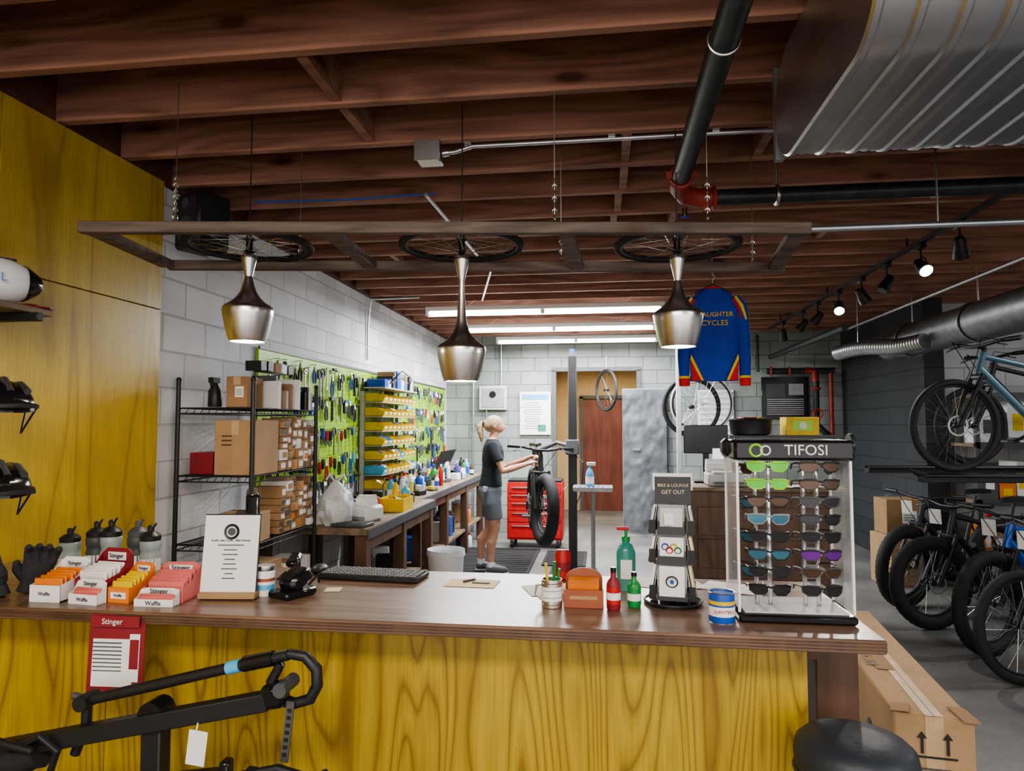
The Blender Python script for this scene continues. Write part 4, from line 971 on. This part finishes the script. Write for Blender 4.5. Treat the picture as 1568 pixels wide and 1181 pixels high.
for r in range(rows):
    z=.415-r*.047
    for ci,s in enumerate((-1,1)):
        if r<2: l=('lensg','lime') if s<0 else ('lensn','black')
        elif r==3 and s<0: l=('lensb','grey')
        elif r==5 and s>0: l=('lensp','black')
        else: l=random.choice(LS)
        glasses(b,(s*.068,-.085,z),l[0],l[1],.08*s); b.box((s*.068,-.03,z+.004),(.03,.06,.006),'acryl')
        b.tube([(s*.068,0,z),(s*.068,-.08,z)],.003,'acryl',6)
    if r%2==0: 
        glasses(b,(-.12,.0,z-.01),*random.choice(LS),pi/2*-1+.4); glasses(b,(.12,.0,z-.01),*random.choice(LS),pi/2-.4)
rk=b.done(); text(rk,'TIFOSI',(.03,-.0965,.46),(90,0,0),.040,'white'); 
b=B('emblem'); b.torus((-.10,-.0955,.46),(0,1,0),.016,.003,'lime',20,5); b.torus((-.075,-.0955,.46),(0,1,0),.012,.0025,'white',20,5); b.done(rk)
# hanging flyer
b=B('hanging_flyer',(-1.365,1.812,.955),3)
b.box((0,0,0),(.165,.002,.215),'drkred',(-3,0,0)); b.box((-.01,-.0022,-.025),(.12,.001,.13),'paper',(-3,0,0)); b.box((0,-.006,.09),(.14,.001,.03),'drkred',(-3,0,0))
b.box((.055,-.004,-.01),(.03,.001,.13),'paper',(-3,0,0)); b.box((.055,-.005,0),(.026,.001,.08),'drkred',(-3,0,0))
for k in range(9): b.box((-.025,-.0036,.03-k*.011),(.085,.001,.003),'dgrey',(-3,0,0))
fl=b.done(); text(fl,'Stinger',(-.01,-.008,.09),(87,0,0),.022,'paper')
# ------------------------------------------------------------------ hitch bike carrier
b=B('hitch_bike_carrier')
Y=1.70
b.box((-1.16,Y,.43),(.055,.05,.86),'black',bev=.004); b.box((-1.16,Y,.015),(.5,.35,.03),'black',bev=.005); b.cyl((-1.16,Y-.03,.85),(-1.16,Y+.03,.85),.035,'blackg')
beam(b,(-1.72,Y-.02,.71),(-.84,Y-.02,.905),.04,.045,'black')
b.tube([(-1.36,Y-.0,.87),(-1.24,Y,.90),(-.93,Y,.98),(-.80,Y,1.012)],[.014,.015,.014,.014],'black',10)
b.tube([(-.965,Y,.971),(-.93,Y,.98)],.017,'lblue',10); b.tube([(-.92,Y,.983),(-.84,Y,1.002)],.020,'blackg',10)
b.tube([(-.80,Y,1.015),(-.755,Y,1.01),(-.725,Y,.98),(-.722,Y,.94),(-.74,Y,.905),(-.78,Y,.892),(-.83,Y,.90),(-.845,Y,.945),(-.82,Y,.99)],[.013,.014,.015,.015,.015,.014,.018,.014,.012],'black',10)
b.box((-.83,Y-.01,.915),(.06,.06,.06),'blackg',(0,-12,0),bev=.012); b.cyl((-.80,Y-.05,.94),(-.80,Y+.03,.94),.018,'dgrey')
b.tube([(-1.36,Y,.87),(-1.36,Y,.81),(-1.39,Y,.73)],.013,'black',8); b.cyl((-1.36,Y-.03,.87),(-1.36,Y+.03,.87),.020,'black')
b.tube([(-1.40,Y,.88),(-1.34,Y,.87)],.010,'dgrey',8)
beam(b,(-1.20,Y-.04,.685),(-.95,Y-.04,.725),.03,.03,'black'); b.box((-.94,Y-.04,.735),(.025,.035,.055),'blackg',bev=.005)
b.box((-.79,Y-.02,.83),(.020,.005,.15),'dgrey',(0,6,0))
for k in range(7): b.box((-.79+(k-3)*.002,Y-.024,.775+k*.018),(.010,.003,.008),'black')
def tray(x0,x1,z):
    pts=[]; n=14
    for i in range(n): pts.append((x0+(x1-x0)*i/(n-1),Y-.03,z-.03*math.sin(pi*i/(n-1))))
    b.tube(pts,[.030+(.005 if i%2 else 0) for i in range(n)],'rubber',10)
    b.tube([(x0,Y-.06,z+.02),((x0+x1)/2,Y-.07,z+.05),(x1,Y-.06,z+.02)],.010,'black',8)
tray(-.90,-.68,.715); tray(-1.72,-1.46,.74)
b.tube([(-1.5,Y-.05,.77),(-1.44,Y-.06,.80),(-1.40,Y-.05,.76),(-1.42,Y-.05,.70),(-1.5,Y-.05,.68)],.010,'black',8)
b.box((-1.015,Y-.05,.79),(.05,.002,.085),'paper',(0,6,0)); b.tube([(-1.02,Y-.045,.83),(-1.02,Y-.03,.87)],.002,'white',5)
b.done()
# ------------------------------------------------------------------ stool and bike boxes
b=B('bar_stool',(.61,1.83,0))
b.lathe([(.10,.72),(.132,.73),(.139,.755),(.142,.785),(.136,.812),(.118,.828),(.06,.836),(.001,.838)],(0,0,0),'vinyl',40)
b.torus((0,0,.745),(0,0,1),.137,.008,'vinyl',40,6); b.cyl((0,0,.70),(0,0,.73),.10,'blackg',seg=24)
for k in range(4):
    a=pi/4+k*pi/2; b.tube([(.085*math.cos(a),.085*math.sin(a),.71),(.16*math.cos(a),.16*math.sin(a),0)],.012,'blackg',10)
b.torus((0,0,.25),(0,0,1),.135,.009,'blackg',32,6)
for k in range(5): b.tube([(.02*math.cos(k),.02*math.sin(k),.8365),(.07*math.cos(k*1.2+.3),.07*math.sin(k*1.2+.3),.8325),(.125*math.cos(k*1.2+.2),.125*math.sin(k*1.2+.2),.820)],.0015,'vinyl',5)
b.done()
b=B('bicycle_shipping_box',(.985,2.27,0),-7)
b.box((0,.62,.36),(.22,1.24,.72),'card',bev=.006); b.box((0,.62,.7212),(.05,1.24,.001),'tape'); b.box((.0,.62,.7210),(.004,1.24,.0015),'dwood')
b.box((0,-.0012,.62),(.05,.001,.2),'tape'); b.box((.09,.03,.722),(.05,.10,.003),'card2',(3,5,8)); b.box((-.08,.05,.722),(.05,.08,.003),'card2',(-3,-5,-15))
for s in(-1,1):
    b.prism([(s*.035-.004,-.003,.61),(s*.035+.004,-.003,.61),(s*.035+.004,-.003,.655),(s*.035+.014,-.003,.655),(s*.035,-.003,.675),(s*.035-.014,-.003,.655),(s*.035-.004,-.003,.655)],(0,-.001,0),'black')
b.box((0,-.003,.60),(.12,.001,.006),'black')
for k in range(5): b.box((-.0,-.003,.565-k*.018),(.14-k*.01,.001,.006),'dgrey')
b.cyl((-.1115,.3,.55),(-.1125,.3,.55),.035,'black'); b.box((-.03,.5,.7225),(.06,.2,.001),'card2'); bx=b.done()
text(bx,'BICYCLE',(-.06,.55,.7235),(0,0,90),.06,'dwood')
# ------------------------------------------------------------------ right side bikes
hd=180+25
def front_at(x,y,rz,**k):
    a=math.radians(rz); bike(k.pop('name','bicycle'),(x-.56*math.cos(a),y-.56*math.sin(a),k.pop('z',0)),rz,**k)
front_at(2.62,6.50,hd,col='black',tr=.052,R=.36,knob=.08,name='fat_tire_bicycle',steer=8,tag=1)
front_at(2.56,5.85,hd-2,col='black',tr=.05,R=.36,knob=.08,name='fat_tire_bicycle',steer=-6,tag=1)
front_at(2.66,5.25,hd,col='bframe2',tr=.045,R=.36,knob=.08,name='fat_tire_bicycle',steer=5,tag=1)
front_at(2.58,4.68,hd-1,col='bframe2',tr=.03,R=.35,name='mountain_bicycle',steer=-8,tag=1)
front_at(2.72,4.10,hd+1,col='black',tr=.045,R=.36,knob=.08,name='fat_tire_bicycle',steer=8,tag=1)
front_at(2.62,5.55,186,col='bframe',tr=.024,R=.35,name='mountain_bicycle',z=1.243,steer=4)
front_at(3.25,6.6,188,col='black',tr=.024,R=.345,name='mountain_bicycle',z=1.243,steer=4)
b=B('double_deck_bike_rack')
for y in(5.50,6.55):
    beam(b,(2.35,y,1.19),(4.9,y+.25,1.19),.08,.04,'black')
    for s in(-1,1): b.tube([(2.35,y+s*.06,1.22),(4.9,y+.25+s*.06,1.22)],.012,'black',8)
for x in(4.05,4.8):
    for y in(5.6,6.75): b.box((x,y,.6),(.06,.06,1.2),'black')
    b.box((x,6.1,1.15),(.05,1.2,.05),'black')
b.tube([(2.35,5.43,1.23),(2.28,5.50,1.26),(2.35,5.57,1.23)],.012,'black',8); b.done()
b=B('stock_shelving_unit'); 
for x in(3.6,4.6,5.6):
    for y in(7.2,7.7): b.box((x,y,.95),(.04,.04,1.9),'dgrey')
for z in(.3,.85,1.4,1.88): b.box((4.6,7.45,z),(2.04,.5,.03),'bench'); b.box((4.6,7.19,z),(2.04,.02,.06),'dgrey')
b.done()
b=B('shelf_stock_boxes')
for z in(.315,.865,1.415):
    x=3.66
    while x<5.5:
        w=R_(.08,.2); h=R_(.12,.42); b.box((x+w/2,7.42,z+h/2),(w-.01,.3,h),random.choice(['card','card2','white','blue','card','orange','blue','card','card2','dgrey']),bev=.004)
        b.box((x+w/2,7.268,z+h/2),(w*.5,.002,h*.4),random.choice(['paper','dgrey','yel'])); x+=w
b.done()
cbox('cardboard_box',(2.98,7.50,0),(.4,.35,.5),12,'card'); cbox('cardboard_box',(2.98,7.50,.503),(.35,.3,.35),2,'card2','paper')
# ------------------------------------------------------------------ lights
area('shop_fill_light',(-.3,-.6,2.8),(18,0,0),2.4,.5,64,(1,.91,.79))  # added fill for the counter and joists, behind the camera, no fixture
area('shop_fill_light',(3.6,0.6,2.8),(15,0,0),2.4,.3,28,(.95,.97,1))  # second added fill, out of view to the right, no fixture
area('shop_fill_light',(4.8,5.0,2.78),(0,0,0),2.0,.2,38,(.95,.97,1))  # added unseen lamp that brightens the white wall and bikes on the right
area('corridor_ceiling_light',(0.1,11.8,2.55),(0,0,0),.8,.8,30,(1,.85,.6))
w=bpy.data.worlds.new('World'); scene.world=w; w.use_nodes=True
w.node_tree.nodes['Background'].inputs[0].default_value=(1,.95,.92,1); w.node_tree.nodes['Background'].inputs[1].default_value=1.7
# ------------------------------------------------------------------ camera
cam=bpy.data.cameras.new('camera'); co=bpy.data.objects.new('camera',cam); scene.collection.objects.link(co)
cam.sensor_width=36; cam.lens=24.1; cam.clip_start=.05
co.location=(0,0,1.6); co.rotation_euler=(math.radians(90+3.27),0,math.radians(7.5))
scene.camera=co
scene.view_settings.view_transform='AgX'
try: scene.view_settings.look='AgX - Medium High Contrast'
except Exception: pass
scene.view_settings.exposure=.42
